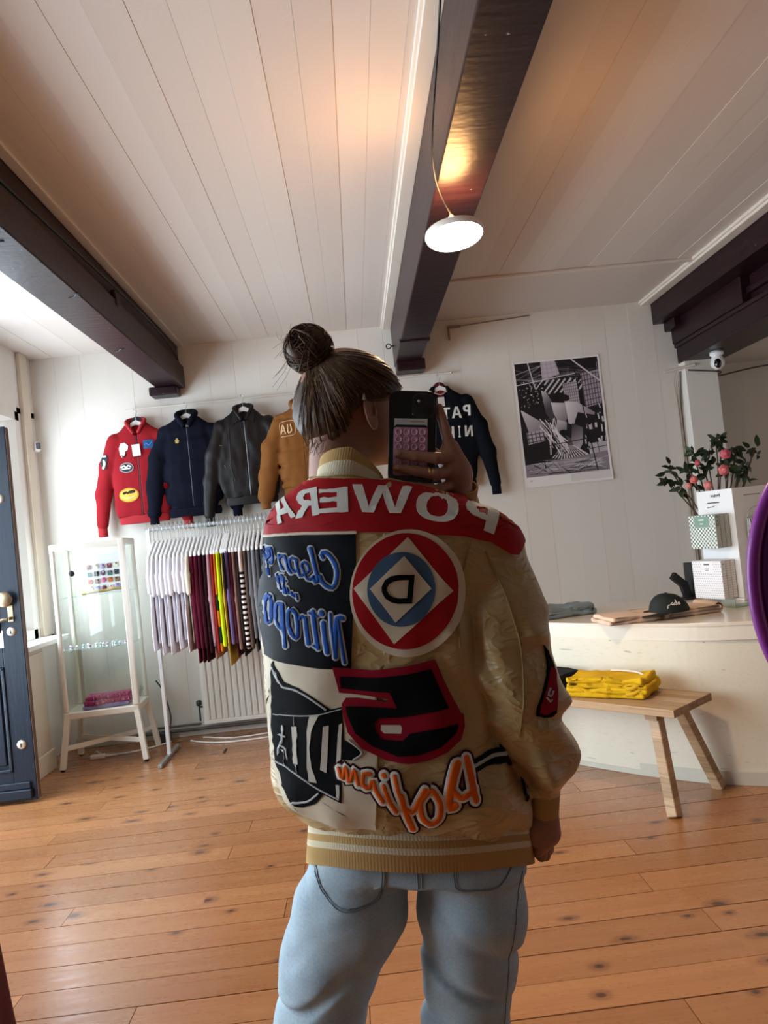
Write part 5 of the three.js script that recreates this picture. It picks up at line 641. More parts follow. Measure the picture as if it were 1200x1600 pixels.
{ // blue script on the navy panel
  const z = zoomPts(400, 830, 7.06), w = (n) => W(n / 7.06);
  const script = (name, rows) => { sub(name, rows.map(([p, n, c]) => onAll.stroke(z(p), w(n + 40), 0.001, 0.0022, c, 0)), C.silver); sub(name, rows.map(([p, n, c]) => onAll.stroke(z(p), w(n), 0.002, 0.0034, c, 0.35)), C.blue); };
  script('script_letter', [[[[748, 290], [728, 250], [770, 232], [835, 275], [885, 355], [905, 450], [893, 560], [850, 622], [790, 605], [740, 560], [715, 500]], 42]]);
  script('script_letter', [[[[608, 195], [640, 320], [672, 450], [690, 540], [675, 572], [645, 540]], 40]]);
  script('script_letter', [[[[520, 415], [505, 375], [535, 345], [580, 385], [590, 450], [545, 470]], 26], [[[530, 430], [560, 520], [600, 540], [640, 500]], 26]]);
  script('script_letter', [[[[455, 330], [400, 300], [365, 330], [385, 410], [430, 455], [462, 440]], 26], [[[440, 320], [468, 440], [490, 500], [520, 490]], 28]]);
  script('script_letter', [[[[245, 275], [262, 350], [290, 430]], 28], [[[262, 300], [300, 270], [330, 330], [352, 430], [385, 470]], 28]]);
  script('script_letter', [[[[70, 190], [72, 290], [95, 345], [118, 300], [112, 200]], 26], [[[112, 200], [150, 200], [172, 300], [160, 380], [128, 360]], 24], [[[100, 330], [112, 430], [120, 505]], 22]]);
  script('script_letter', [[[[228, 490], [245, 580], [275, 660]], 24], [[[280, 500], [300, 600], [325, 700]], 24], [[[230, 520], [300, 520]], 16]]); script('script_letter', [[[[345, 640], [362, 710], [392, 680], [412, 735], [438, 690], [462, 760]], 22]]); script('script_letter', [[[[328, 560], [331, 566]], 20]]);
  script('block_letter', [[[[965, 950], [905, 950], [892, 1100], [888, 1370]], 46], [[[908, 960], [945, 1180], [985, 1430]], 34]]); script('block_letter', [[[[835, 905], [845, 1050], [862, 1220], [880, 1370]], 24]]);
  script('block_letter', [[[[735, 895], [742, 910]], 56], [[[757, 1010], [775, 1160], [800, 1320]], 50]]); script('block_letter', [[[[640, 890], [665, 1080], [700, 1280]], 48], [[[600, 905], [690, 940]], 26], [[[700, 1280], [650, 1260]], 26]]);
  script('block_letter', [[[[555, 965], [570, 1100], [590, 1240]], 46], [[[555, 970], [500, 940], [486, 975]], 32]]);
  script('block_letter', [[[[390, 870], [360, 930], [375, 1080], [420, 1180], [462, 1180], [466, 1060], [445, 930]], 40, true]]); script('block_letter', [[[[285, 830], [300, 1060], [325, 1290]], 46], [[[285, 840], [235, 815], [215, 880], [225, 1030], [265, 1090], [300, 1080]], 36]]);
  script('block_letter', [[[[110, 735], [80, 800], [78, 950], [100, 1050], [140, 1040], [152, 920], [145, 780]], 36, true]]);
}
{ // black pointed emblem on the pale panel
  const z = zoomPts(400, 1030, 6.4), sh = (p) => shapeOf(z(p)), w = (n) => W(n / 6.4);
  sub('emblem_field', onAll.piece(sh([[120, 100], [150, 62], [268, 255], [420, 298], [580, 378], [752, 492], [862, 462], [880, 640], [885, 785], [1080, 905], [985, 985], [868, 985], [862, 1402], [690, 1332], [600, 1440], [480, 1500], [378, 1508], [260, 1330], [180, 1120], [140, 900], [120, 500]]), 0.0008, 0.0022), C.black, 'black pointed emblem');
  const L = (pts, n) => onAll.stroke(z(pts), w(n), 0.0018, 0.0032); sub('emblem_outline', [L([[150, 135], [250, 300], [400, 325], [560, 395], [705, 490]], 20), L([[160, 625], [380, 590], [640, 545], [862, 482]], 10), L([[185, 1105], [300, 1130], [480, 1210], [640, 1290], [835, 1365]], 16), L([[370, 1466], [525, 1425], [632, 1332]], 20), L([[935, 785], [1065, 905], [980, 980]], 18)], C.silver);
  for (const p of [[[360, 708], [410, 695], [420, 1080], [376, 1076]], [[520, 680], [545, 565], [640, 545], [575, 680], [545, 900], [560, 1080], [620, 1230], [540, 1225], [520, 1100]], [[680, 662], [738, 648], [716, 1130], [650, 1102]], [[835, 640], [868, 620], [862, 985], [815, 1020]], [[812, 1230], [848, 1230], [842, 1360], [815, 1352]]]) sub('emblem_gap', onAll.piece(sh(p), 0.0016, 0.003), C.offwhite);
  for (const q of [L([[262, 722], [258, 830], [245, 900], [215, 960], [205, 1020]], 24), L([[225, 810], [285, 820]], 20), L([[245, 920], [290, 950], [315, 1045]], 20), L([[258, 960], [280, 1060], [292, 1125]], 8), L([[385, 600], [385, 690]], 10), L([[400, 1085], [418, 1170]], 9)]) sub('emblem_mark', q, C.silver);
}
{ // big appliqued figure five, lying on its side
  const z = zoomPts(510, 1020, 4.8), sh = (p) => shapeOf(z(p));
  sub('numeral_border', onAll.piece(sh([[50, 95], [350, 116], [600, 80], [812, 36], [870, 180], [992, 438], [1020, 452], [1030, 540], [1000, 640], [900, 725], [760, 780], [620, 803], [450, 780], [270, 700], [165, 580], [125, 430], [120, 370], [150, 325], [240, 322], [450, 347], [468, 325], [300, 302], [100, 288]]), 0.0012, 0.0030), C.crimson, 'red border of the big numeral');
  sub('numeral_fill', onAll.piece(sh([[105, 163], [300, 170], [420, 165], [600, 140], [775, 105], [905, 395], [700, 437], [560, 462], [400, 468], [362, 505], [372, 570], [420, 632], [572, 637], [625, 582], [800, 547], [972, 520], [962, 585], [850, 680], [700, 735], [540, 750], [350, 682], [220, 582], [162, 450], [150, 388], [300, 385], [530, 396], [476, 272], [260, 265], [112, 250]]), 0.0026, 0.0046), C.black, 'black fill of the big numeral');
  sub('numeral_gap', onAll.piece(sh([[412, 522], [555, 520], [568, 545], [560, 584], [435, 584], [410, 560]]), 0.0026, 0.0036), C.offwhite);
}
{ // orange lettering with white and maroon outline
  const z = zoomPts(510, 1020, 4.8), w = (n) => W(n / 4.8);
  const rows = [[[[105, 850], [130, 925], [155, 835], [182, 945], [215, 850], [245, 950]], 26], [[[330, 880], [285, 880], [280, 950], [325, 975], [350, 920], [375, 990], [425, 1065]], 30], [[[432, 960], [470, 1060], [520, 1140]], 32], [[[433, 885], [437, 890]], 38], [[[512, 890], [535, 990], [570, 1090]], 30], [[[560, 1030], [590, 1150], [650, 1305]], 42], [[[585, 1120], [640, 1150], [690, 1060], [730, 990]], 34], [[[770, 990], [700, 1080], [720, 1200], [780, 1250], [840, 1200], [845, 1090], [800, 1010]], 40, true], [[[968, 815], [945, 890], [925, 980], [912, 1060], [922, 1125], [958, 1105]], 58], [[[1040, 775], [1065, 900], [1085, 1010], [1105, 1075]], 44], [[[945, 1000], [1000, 1050], [1070, 1015]], 42]];
  sub('lettering_border', rows.map(([p, n, c]) => onTorso.stroke(z(p), w(n + 74), 0.0012, 0.0024, c, 0)), C.maroon, 'dark maroon outline of the orange lettering'); sub('lettering_border', rows.map(([p, n, c]) => onTorso.stroke(z(p), w(n + 42), 0.002, 0.0036, c, 0)), C.white); for (const [p, n, c] of rows) sub('orange_letter', onTorso.stroke(z(p), w(n), 0.0032, 0.005, c, 0.3), C.orange);
}
{ // striped pocket edge and sleeve patch
  const z = zoomPts(700, 1000, 4.57), w = (n) => W(n / 4.57), st = (p, n, a, b) => onTorso.stroke(z(p), w(n), a, b, false, 0);
  sub('pocket_stripe', [st([[185, 895], [310, 860], [425, 848]], 100, 0.0003, 0.0016), st([[378, 640], [388, 720], [400, 800]], 34, 0.0003, 0.0016), st([[420, 850], [485, 935], [560, 1000], [590, 1100], [605, 1200]], 44, 0.0003, 0.0016)], C.navy); sub('pocket_stripe', [st([[185, 892], [310, 858], [420, 842]], 26, 0.0012, 0.0026), st([[405, 720], [430, 830], [490, 920], [565, 985], [598, 1090], [606, 1190]], 9, 0.0012, 0.0024)], C.silver);
  const s = (p) => shapeOf(z(p)); sub('sleeve_patch', onAll.piece(s([[690, 40], [725, 90], [770, 200], [780, 400], [775, 520], [740, 545], [680, 550], [622, 530], [625, 480], [660, 370], [700, 250], [712, 150]]), 0.0, 0.002), C.black); sub('sleeve_patch', onAll.piece(s([[728, 200], [775, 220], [780, 400], [765, 490], [700, 520], [645, 505], [650, 450], [690, 340], [715, 260]]), 0.0016, 0.0034), C.crimson);
  sub('sleeve_patch', [onAll.stroke(z([[712, 345], [700, 380], [725, 395], [735, 365]]), w(14), 0.003, 0.005), onAll.stroke(z([[690, 400], [715, 430], [728, 420]]), w(12), 0.003, 0.005)], C.silver);
  const st2 = (p) => onAll.stroke(p.map(([a, b]) => T(a, b)), W(2.2), -0.001, 0.0012, false, 0); sub('seam', [st2([[760, 862], [790, 930], [812, 1010], [815, 1080], [812, 1150]]), st2([[735, 842], [722, 900], [714, 960], [718, 1010]]), st2([[588, 1050], [590, 1200], [587, 1296]])], M('#9c7f4c', 0.6));
}
// ribbed bands: rows of [height, tone] round an ellipse, with real ribs
function ribBand(fn, n, rows, tones, thick = 0.004) {
  const pos = [], col = [], idx = [], R = rows.length; const ring = (t, inner) => { for (let i = 0; i <= n; i++) { const k = (i % 2 ? 1 : -1) * 0.0007; pos.push(...fn(i / n * Math.PI * 2, t, (inner ? -thick : 0) + k)); } };
  const cc = tones.map((c) => new THREE.Color(c)); const prof = [...rows.map((t, j) => [t, false, j]), ...[...rows].reverse().map((t, j) => [t, true, R - 1 - j]), [rows[0], false, 0]];
  let base = 0; for (let j = 0; j + 1 < prof.length; j++) { const a = prof[j], b = prof[j + 1]; ring(a[0], a[1]); ring(b[0], b[1]); const c = cc[Math.min(a[2], b[2], cc.length - 1)]; for (let i = 0; i < 2 * (n + 1); i++) col.push(c.r, c.g, c.b); for (let i = 0; i < n; i++) { const p = base + i, q = base + n + 1 + i; idx.push(p, p + 1, q, p + 1, q + 1, q); } base += 2 * (n + 1); }
  const g = new THREE.BufferGeometry(); g.setAttribute('position', new THREE.Float32BufferAttribute(pos, 3)); g.setAttribute('color', new THREE.Float32BufferAttribute(col, 3)); g.setIndex(idx); g.computeVertexNormals(); return g;
}
const ribM = M('#ffffff', 0.85, { vertexColors: true, side: THREE.DoubleSide }), tan = '#b8935a', pale = '#d5c7a8';
{
  const h0 = S(656, 1345), fn = (a, t, k) => { const rx = 0.203 + 0.004 * t + k, rz = 0.106 + k + 0.006 * Math.sin(t * 3.14), y = -0.570 - t * 0.068 + 0.030 * sstep(-0.2, 1, Math.sin(a)); return [0.066 + rx * Math.cos(a), y, 0.0 + rz * Math.sin(a)]; };
  sub('ribbed_hem', ribBand(fn, 420, [0, 0.18, 0.36, 0.52, 1], [pale, tan, pale, tan]), ribM, 'ribbed tan hem with pale stripes');
  const c0 = V(...S(851, 1204, 0.03)), c1 = V(...S(852, 1272, 0.018)), ax = c1.clone().sub(c0), u = V(1, 0.05, 0).cross(ax).normalize(), v = ax.clone().normalize().cross(u);
  sub('ribbed_cuff', ribBand((a, t, k) => { const r = (0.0275 - 0.004 * t + 0.006 * (1 - t) ** 3 + k * 0.7), p = c0.clone().addScaledVector(ax, t).addScaledVector(u, Math.cos(a) * r).addScaledVector(v, Math.sin(a) * r); return [p.x, p.y, p.z]; }, 90, [0, 0.14, 0.24, 0.36, 0.5, 1], [tan, pale, tan, pale, tan], 0.003), ribM, 'ribbed cuff');
  const f0 = V(...S(716, 796, -0.05)), f1 = V(...S(722, 758, -0.022)), fx = f1.clone().sub(f0), fu = V(1, 0, 0).cross(fx).normalize(), fv = fx.clone().normalize().cross(fu); sub('ribbed_cuff', ribBand((a, t, k) => { const p = f0.clone().addScaledVector(fx, t).addScaledVector(fu, Math.cos(a) * (0.03 + k)).addScaledVector(fv, Math.sin(a) * (0.03 + k)); return [p.x, p.y, p.z]; }, 80, [0, 0.3, 0.5, 1], [tan, pale, tan], 0.003), ribM, 'cuff of the raised arm');
  const cf = (a, t, k) => { const x = 0.064 * Math.cos(a), z = 0.060 * Math.sin(a), s = 1 - 0.10 * t; return [-0.0625 + x * (s + k / 0.06) + 0.004 * t, 0.055 + t * 0.060 + (z - 0.06) * (0.16 + 0.2 * t) - Math.max(0, x) * 0.55 * t, -0.008 + z * (s + k / 0.06)]; };
  sub('ribbed_collar', ribBand(cf, 150, [0, 0.18, 0.34, 0.62, 1], [tan, pale, pale, tan], 0.004), ribM, 'ribbed stand-up collar');
}
// ------------------------------------------------------------------ jeans
const denim = dataTex(512, (u, v) => { const t = 0.5 + 0.5 * Math.sin((u + v) * 900), n = fbm(u * 7, v * 7, 3, 4), f = fbm(u * 120, v * 120, 5, 2), q = 0.09 * n + 0.10 * f + 0.03 * t; return [0.64 + q, 0.705 + q, 0.75 + q * 0.8]; }, true, [2.2, 2.2]);
const denimM = M('#ffffff', 0.88, { map: denim, specularIntensity: 0.3 });
const legL = [[...S(568, 1350, 0.0), 0.083], [...S(549, 1415, 0.0), 0.100], [...S(517, 1500, 0.0), 0.088], [...S(501, 1600, 0.0), 0.080], [...S(470, 1800, -0.01), 0.082], [...S(452, 1935, -0.01), 0.09]], legR = [[...S(736, 1350, 0.0), 0.090], [...S(739, 1415, 0.0), 0.099], [...S(734, 1500, 0.0), 0.084], [...S(728, 1600, 0.0), 0.079], [...S(726, 1800, -0.01), 0.082], [...S(728, 1944, -0.01), 0.09]];
const hipF = loft([[(800 - 1290) * px, 0.066, 0.165, -0.004, 0.080], [(800 - 1325) * px, 0.065, 0.184, -0.002, 0.092], [(800 - 1352) * px, 0.063, 0.188, 0, 0.096]], 2.4);
const jeansF = (x, y, z) => { const l = chain(x, y, z, legL, 0.014), r = chain(x, y, z, legR, 0.014); let d = smin(Math.min(l, r), hipF(x, y, z), 0.02); const Y = 800 - y / px, X = 600 + x / px;
  d += 0.004 * noise.noise(x * 8, y * 6 + 7, z * 8) + 0.006 * noise.noise(x * 14 + 3, y * 16, z * 12); const s = X < 640 ? 1 : -1; d += 0.011 * Math.max(0, Math.sin((Y + s * (X - (s > 0 ? 520 : 740)) * 0.55) / 14 + 3 * noise.noise(x * 6, y * 6, z * 6))) ** 2 * sstep(1370, 1420, Y) * clamp(noise.noise(x * 5 + 8, y * 6, z * 5) * 1.6 + 0.35, 0, 1); return d; };
{
  const j = part(person, 'jeans', wear(nets(jeansF, [-0.34, -1.42, -0.16], [0.34, -0.56, 0.16], 0.0085)), denimM, 'pale blue loose jeans'), dj = drape(jeansF, 0.2), sj = (n, g, m, l) => part(j, n, wear(Array.isArray(g) ? merge(g) : g), m, l), U = (a, b) => { const k = px * 0.935; return [(a - 600) * k, (800 - b) * k]; }, thread = M('#7d8994', 0.9), line = (p) => dj.stroke(p.map(([a, b]) => U(a, b)), W(1.4), -0.0005, 0.0013, false, 0);
  for (const p of [[[488, 1330], [486, 1370], [502, 1402], [534, 1424], [592, 1412], [602, 1375], [600, 1330]], [[708, 1330], [710, 1385], [745, 1391], [778, 1390], [802, 1368], [826, 1330]]]) { sj('back_pocket', dj.piece(shapeOf(p.map(([a, b]) => U(a, b))), -0.0004, 0.0016), denimM); const q = p.map(([a, b]) => U(a, b)), cx = q.reduce((s, v) => s + v[0], 0) / q.length, cy = q.reduce((s, v) => s + v[1], 0) / q.length; for (const e of [0.975, 0.91]) sj('pocket_stitching', dj.stroke(q.map(([a, b]) => [cx + (a - cx) * e, cy + (b - cy) * e]), W(1.4), 0.001, 0.0026, false, 0), thread); }
  sj('seat_seam', [line([[651, 1330], [652, 1360], [653, 1388]]), line([[658, 1330], [659, 1360], [659, 1386]])], thread); sj('side_seam', [line([[824, 1380], [806, 1460], [798, 1560], [792, 1640]])], thread);
  for (const s of [0, 1]) { const k = s ? legR[5] : legL[5], p = V(k[0], k[1], k[2]).applyMatrix4(toPerson); const sh = part(person, 'shoe', [new RoundedBoxGeometry(0.10, 0.03, 0.27, 4, 0.014).translate(p.x, 0.016, p.z - 0.05), new THREE.SphereGeometry(1, 24, 14).scale(0.046, 0.05, 0.125).translate(p.x, 0.05, p.z - 0.05)], M('#e2ded6', 0.6), 'pale low shoe'); }
}
// ------------------------------------------------------------------ body: head, neck, arms and hands as one skin
const skin = M('#9a6a54', 0.55, { bumpMap: paintBump, bumpScale: 0.0006 });
const HC = S(548, 632, -0.06), yawH = 1.0, Fx = Math.sin(yawH), Fz = -Math.cos(yawH), Rx = Math.cos(yawH), Rz = Math.sin(yawH);
const hp = (f, u, r) => [HC[0] + f * Fx + r * Rx, HC[1] + u, HC[2] + f * Fz + r * Rz];      // head point: forward, up, to her right
const headF = (x, y, z) => {
  const dx = x - HC[0], dy = y - HC[1], dz = z - HC[2], f = dx * Fx + dz * Fz, r = dx * Rx + dz * Rz, u = dy;
  let d = ell(f, u, r, [-0.008, 0.022, 0], [0.094, 0.083, 0.076]); d = smin(d, ell(f, u, r, [0.035, -0.045, 0], [0.06, 0.062, 0.056]), 0.035); d = smin(d, seg(f, u, r, [0.045, -0.085, 0, 0.026], [0.078, -0.092, 0, 0.018]), 0.03);
  d = smin(d, seg(f, u, r, [-0.028, -0.02, 0, 0.052], [-0.03, -0.16, 0.0, 0.053]), 0.03);                           // neck
  d = smin(d, seg(f, u, r, [0.09, 0.0, 0, 0.009], [0.108, -0.03, 0, 0.012]), 0.014); d = smin(d, seg(f, u, r, [0.086, -0.058, -0.016, 0.006], [0.086, -0.058, 0.016, 0.006]), 0.012);   // nose, mouth
  for (const s of [-1, 1]) { d = Math.max(d, -ell(f, u, r, [0.098, 0.002, s * 0.031], [0.014, 0.009, 0.013])); d = smin(d, ell(f, u, r, [0.082, 0.0, s * 0.031], [0.012, 0.012, 0.012]), 0.003); }   // eyes
  return d; };
const earF = (x, y, z) => {                                           // ear on her right side: rim, hollow, lobe, tragus
  const dx = x - HC[0], dz = z - HC[2], f0 = dx * Fx + dz * Fz + 0.004, u0 = y - HC[1] + 0.018, f = f0 * 0.97 + u0 * 0.20, u = u0 * 0.97 - f0 * 0.20, r = dx * Rx + dz * Rz - 0.077 + f * 0.42;
  let d = ell(f, u, r, [0, 0.002, 0], [0.0165, 0.030, 0.0055]); d = Math.max(d, -ell(f, u, r, [0.003, 0.002, 0.006], [0.0095, 0.018, 0.0065]));
  const q = (Math.hypot(f / 0.0155, (u - 0.002) / 0.0295) - 1) * 0.017, rim = Math.hypot(q, r - 0.004) - 0.0036; d = smin(d, f > 0.010 && u < 0.012 ? rim + 0.004 : rim, 0.003);
  d = smin(d, ell(f, u, r, [0.003, -0.026, 0.001], [0.008, 0.010, 0.005]), 0.005); d = smin(d, ell(f, u, r, [0.011, -0.004, 0.002], [0.004, 0.006, 0.005]), 0.003); d = smin(d, seg(f, u, r, [-0.006, 0.012, 0.002, 0.003], [-0.007, -0.012, 0.002, 0.003]), 0.004); return smin(d, ell(f, u, r, [0.004, 0, -0.008], [0.011, 0.020, 0.008]), 0.004); };
const handR = (() => { const c = []; const zq = 0.02, w = S(851, 1262, zq - 0.004), k = S(853, 1300, zq - 0.008); c.push([[...w, 0.0235], [...k, 0.027]], [[...S(845, 1290, zq), 0.022], [...S(848, 1312, zq - 0.004), 0.020]]);
  const fs = [[846, 1313, 842, 1330, 838, 1322, 0.006], [851, 1316, 846, 1338, 839, 1333, -0.006], [856, 1315, 852, 1337, 845, 1338, -0.02], [860, 1311, 857, 1328, 850, 1332, -0.033]]; for (const [a, b, d, e, g, h, z0] of fs) { const z = z0 + zq; c.push([[...S(a, b, z), 0.0095], [...S(d, e, z - 0.002), 0.0088]], [[...S(d, e, z - 0.002), 0.0088], [...S(g, h, z - 0.012), 0.0076]]); } c.push([[...S(838, 1284, zq + 0.004), 0.011], [...S(834, 1300, zq + 0.010), 0.0095]], [[...S(834, 1300, zq + 0.010), 0.0095], [...S(836, 1316, zq + 0.008), 0.008]]);
  return (x, y, z) => { let d = 1e9; for (const [a, b] of c) { const e = seg(x, y, z, a, b); d = d > 1 ? e : smin(d, e, 0.004); } return d; }; })();
const PZ = 0.006;                                                    // depth of the phone's back face
const handL = (() => { const palm = [[[...S(716, 765, -0.02), 0.026], [...S(712, 738, -0.012), 0.026]], [[...S(712, 738, -0.012), 0.026], [...S(702, 716, -0.008), 0.021]], [[...S(716, 742, -0.016), 0.024], [...S(704, 700, -0.01), 0.016]]];
  const z1 = PZ + 0.011, fing = [[[704, 702, -0.006, 0.0110], [696, 672, -0.004, 0.0095], [690, 652, -0.004, 0.0085], [686, 636, -0.004, 0.0070]], [[704, 716, 0.002, 0.0112], [682, 716, z1 + 0.003, 0.0105], [650, 713, z1 + 0.002, 0.0095], [622, 709, z1, 0.0082]], [[706, 736, 0.0, 0.0112], [684, 741, z1 + 0.003, 0.0105], [650, 736, z1 + 0.002, 0.0095], [620, 731, z1, 0.0080]], [[708, 756, -0.004, 0.0100], [686, 764, z1 + 0.001, 0.009], [655, 761, z1, 0.0085], [634, 758, z1, 0.0072]], [[706, 745, -0.03, 0.013], [688, 715, -0.034, 0.0105], [668, 700, -0.034, 0.009]]];
  const segs = [...palm]; for (const f of fing) for (let i = 0; i + 1 < f.length; i++) segs.push([[...S(f[i][0], f[i][1], f[i][2]), f[i][3]], [...[S(f[i + 1][0], f[i + 1][1], f[i + 1][2])].flat(), f[i + 1][3]]].map((q) => q));
  const F = fing.map((f) => f.map((q) => [...S(q[0], q[1], q[2]), q[3]]));
  return (x, y, z) => { let d = 1e9; for (const [a, b] of palm) { const e = seg(x, y, z, a, b); d = d > 1 ? e : smin(d, e, 0.012); } for (const f of F) { let e = 1e9; for (let i = 0; i + 1 < f.length; i++) { const q = seg(x, y, z, f[i], f[i + 1]); e = e > 1 ? q : smin(e, q, 0.003); } d = smin(d, e, 0.005); } return d; }; })();
{
  const inner = (x, y, z) => { let d = chain(x, y, z, [[...S(545, 760, -0.02), 0.045], [...S(590, 860, 0), 0.08], [...S(630, 1100, 0), 0.085], [...S(648, 1260, 0), 0.075]], 0.05); d = smin(d, chain(x, y, z, armJ.map((q, i) => [q[0], q[1], q[2], i > 3 ? 0.022 : q[3] * 0.5]).concat([[...S(851, 1258, 0.016), 0.021]]), 0.03), 0.02); d = smin(d, chain(x, y, z, farArm.map((q) => [q[0], q[1], q[2], Math.min(0.032, q[3] * 0.5)]).concat([[...S(717, 770, -0.03), 0.022]]), 0.03), 0.02); for (const l of [legL, legR]) d = smin(d, chain(x, y, z, l.map((q) => [q[0], q[1], q[2], q[3] * 0.55]), 0.03), 0.03); return d; };
  const geos = [nets(inner, [-0.24, -1.42, -0.30], [0.36, 0.09, 0.14], 0.017), nets(headF, [HC[0] - 0.15, HC[1] - 0.19, HC[2] - 0.14], [HC[0] + 0.15, HC[1] + 0.13, HC[2] + 0.14], 0.004), nets(earF, [HC[0] + 0.0, HC[1] - 0.065, HC[2] + 0.02], [HC[0] + 0.09, HC[1] + 0.03, HC[2] + 0.11], 0.0018), nets(handR, [0.24, -0.66, -0.07], [0.33, -0.52, 0.075], 0.003), nets(handL, [0.0, 0.0, -0.07], [0.17, 0.21, 0.06], 0.003)];
  const body = part(person, 'body', wear(merge(geos)), skin, 'skin of neck, ear and hands');
  const ringM = M('#d8a94e', 0.2, { metalness: 1 }); for (const [a, b, t, z] of [[679, 716, 0.55, 0.017], [671, 738, 0.75, 0.018], [677, 739.5, 0.6, 0.018]]) { const q = new THREE.TorusGeometry(0.0108, 0.0014, 8, 28).rotateY(Math.PI / 2).rotateZ(0.12).translate(...S(a, b, z)); part(body, 'finger_ring', wear(q), ringM, 'thin gold ring'); }
  const nail = M('#b98874', 0.25, { clearcoat: 0.4 }); for (const [a, b, z] of [[622, 708, PZ + 0.0195], [620, 730, PZ + 0.0192]]) part(body, 'nail', wear(new THREE.SphereGeometry(1, 12, 8).scale(0.006, 0.0045, 0.0015).translate(...S(a, b, z))), nail);
}
// ------------------------------------------------------------------ hair swept up into a bun
const hairMap = dataTex(256, (u, v) => { const q = 0.10 * fbm(u * 90, v * 3, 4, 3); return [0.235 + q, 0.17 + q, 0.125 + q]; });
const hairMs = ['#533b29', '#432f20', '#70543a', '#8c6f52', '#5f4530'].map((c) => M(c, 0.5, { specularIntensity: 0.6 }));
{
  const cap = [[0.0, 0.0]], edge = [[690, 608], [612, 622], [594, 627], [576, 630], [562, 638], [550, 652], [540, 670], [520, 684], [470, 696], [420, 650], [430, 540], [520, 480], [630, 490], [710, 590]].map(([a, b]) => { const q = S(a, b, -0.01); return [q[0], q[1]]; });
  const inPoly = (x, y) => { let s = false, m = 1e9; for (let i = 0, j = edge.length - 1; i < edge.length; j = i++) { const [ax, ay] = edge[i], [bx2, by] = edge[j]; if ((ay > y) !== (by > y) && x < (bx2 - ax) * (y - ay) / (by - ay) + ax) s = !s; const dx = bx2 - ax, dy = by - ay, t = clamp(((x - ax) * dx + (y - ay) * dy) / (dx * dx + dy * dy), 0, 1); m = Math.min(m, Math.hypot(x - ax - t * dx, y - ay - t * dy)); } return s ? -m : m; };
  const skull = (x, y, z) => { const dx = x - HC[0], dy = y - HC[1], dz = z - HC[2]; let d = ell(dx, dy, dz, [-0.003, 0.012, 0.004], [0.1, 0.090, 0.098]); d = smin(d, ell(dx, dy, dz, [-0.042, -0.028, 0.02], [0.062, 0.055, 0.066]), 0.03); return d; };
  const bunC = S(487, 553, -0.03), flow = (x, y, z) => { const dx = x - bunC[0], dy = y - bunC[1]; return Math.atan2(dy, dx); };
  const scalp = (x, y, z) => skull(x, y, z) + 0.010 * Math.exp(-Math.max(0, -inPoly(x, y)) / 0.011);
  const onHead = (x, y, z) => Math.min(scalp(x, y, z), inPoly(x, y) > -0.012 ? headF(x, y, z) : 1);
  const hairF = (x, y, z) => Math.max(scalp(x, y, z) + 0.0022 * noise.noise(flow(x, y, z) * 26, Math.hypot(x - bunC[0], y - bunC[1]) * 8, z * 30), inPoly(x, y) * 0.8);
  const hair = part(person, 'hair', wear(nets(hairF, [HC[0] - 0.14, HC[1] - 0.12, HC[2] - 0.13], [HC[0] + 0.13, HC[1] + 0.13, HC[2] + 0.13], 0.0042)), hairMs[1], 'brown hair pinned up in a messy bun');
  const strand = (pts, r, sides = 3, n = 12) => wear(tube(pts, r, n, sides));
  // strands from the hairline to the bun, lying on the scalp
  const groups = [[], [], [], [], []]; for (let i = 0; i < 760; i++) { const t = rnd(), e = edge, seg0 = rnd() * 8.0, k = Math.floor(seg0), q = seg0 - k, inw = Math.pow(rnd(), 0.8) * 0.9; let x = e[k][0] * (1 - q) + e[k + 1][0] * q, y = e[k][1] * (1 - q) + e[k + 1][1] * q; const low = inw < 0.3 ? (k >= 5 ? -rnd() * 0.05 : inw * 0.6 + 0.03) : inw; x += (bunC[0] - x) * low; y += (bunC[1] - y) * low; const pts = [], bend = rr(-0.006, 0.006); for (let j = 0; j <= 6; j++) { const s = j / 6, xx = x + (bunC[0] + rr(-0.003, 0.003) - x) * s * 0.93 + bend * Math.sin(s * 3.14), yy = y + (bunC[1] - y) * s * 0.93 + Math.sin(s * 3.14) * 0.005; let z = 0.12; for (let m = 0; m < 40; m++) { const d = onHead(xx, yy, z); if (d < 0.0012) break; z -= Math.max(0.001, d * 0.6); if (z < -0.06) break; } const p = pull(onHead, [xx, yy, Math.max(z, -0.06)], 0.0008 + rnd() * 0.0016, 2); pts.push(p); } groups[Math.floor(rnd() * 5)].push(strand(pts, rr(0.0006, 0.0013))); }
  groups.forEach((g, i) => { const m = part(hair, 'strands', merge(g), hairMs[i]); m.userData.kind = 'stuff'; });
  // bun: coiled locks
  const bun = []; const bc = S(482, 545, -0.015); for (let k = 0; k < 7; k++) { const R = 0.030 - k * 0.0014, ph = k * 0.9, tx = rr(-0.5, 0.5), ty = rr(-0.6, 0.6); const pts = Array.from({ length: 9 }, (_, i) => { const a = ph + i / 9 * 6.2832; const p = V(Math.cos(a) * R * 1.08, Math.sin(a) * R, (k - 3) * 0.007 + 0.005 * Math.sin(a * 2)).applyEuler(new THREE.Euler(tx * 0.6, ty * 0.6, 0)); return [bc[0] + p.x, bc[1] + p.y, bc[2] + p.z]; }); bun.push(tube(pts, 0.0135, 60, 12, true)); }
  bun.push(new THREE.SphereGeometry(0.03, 20, 14).translate(...bc)); part(hair, 'bun', wear(merge(bun)), hairMs[0]);
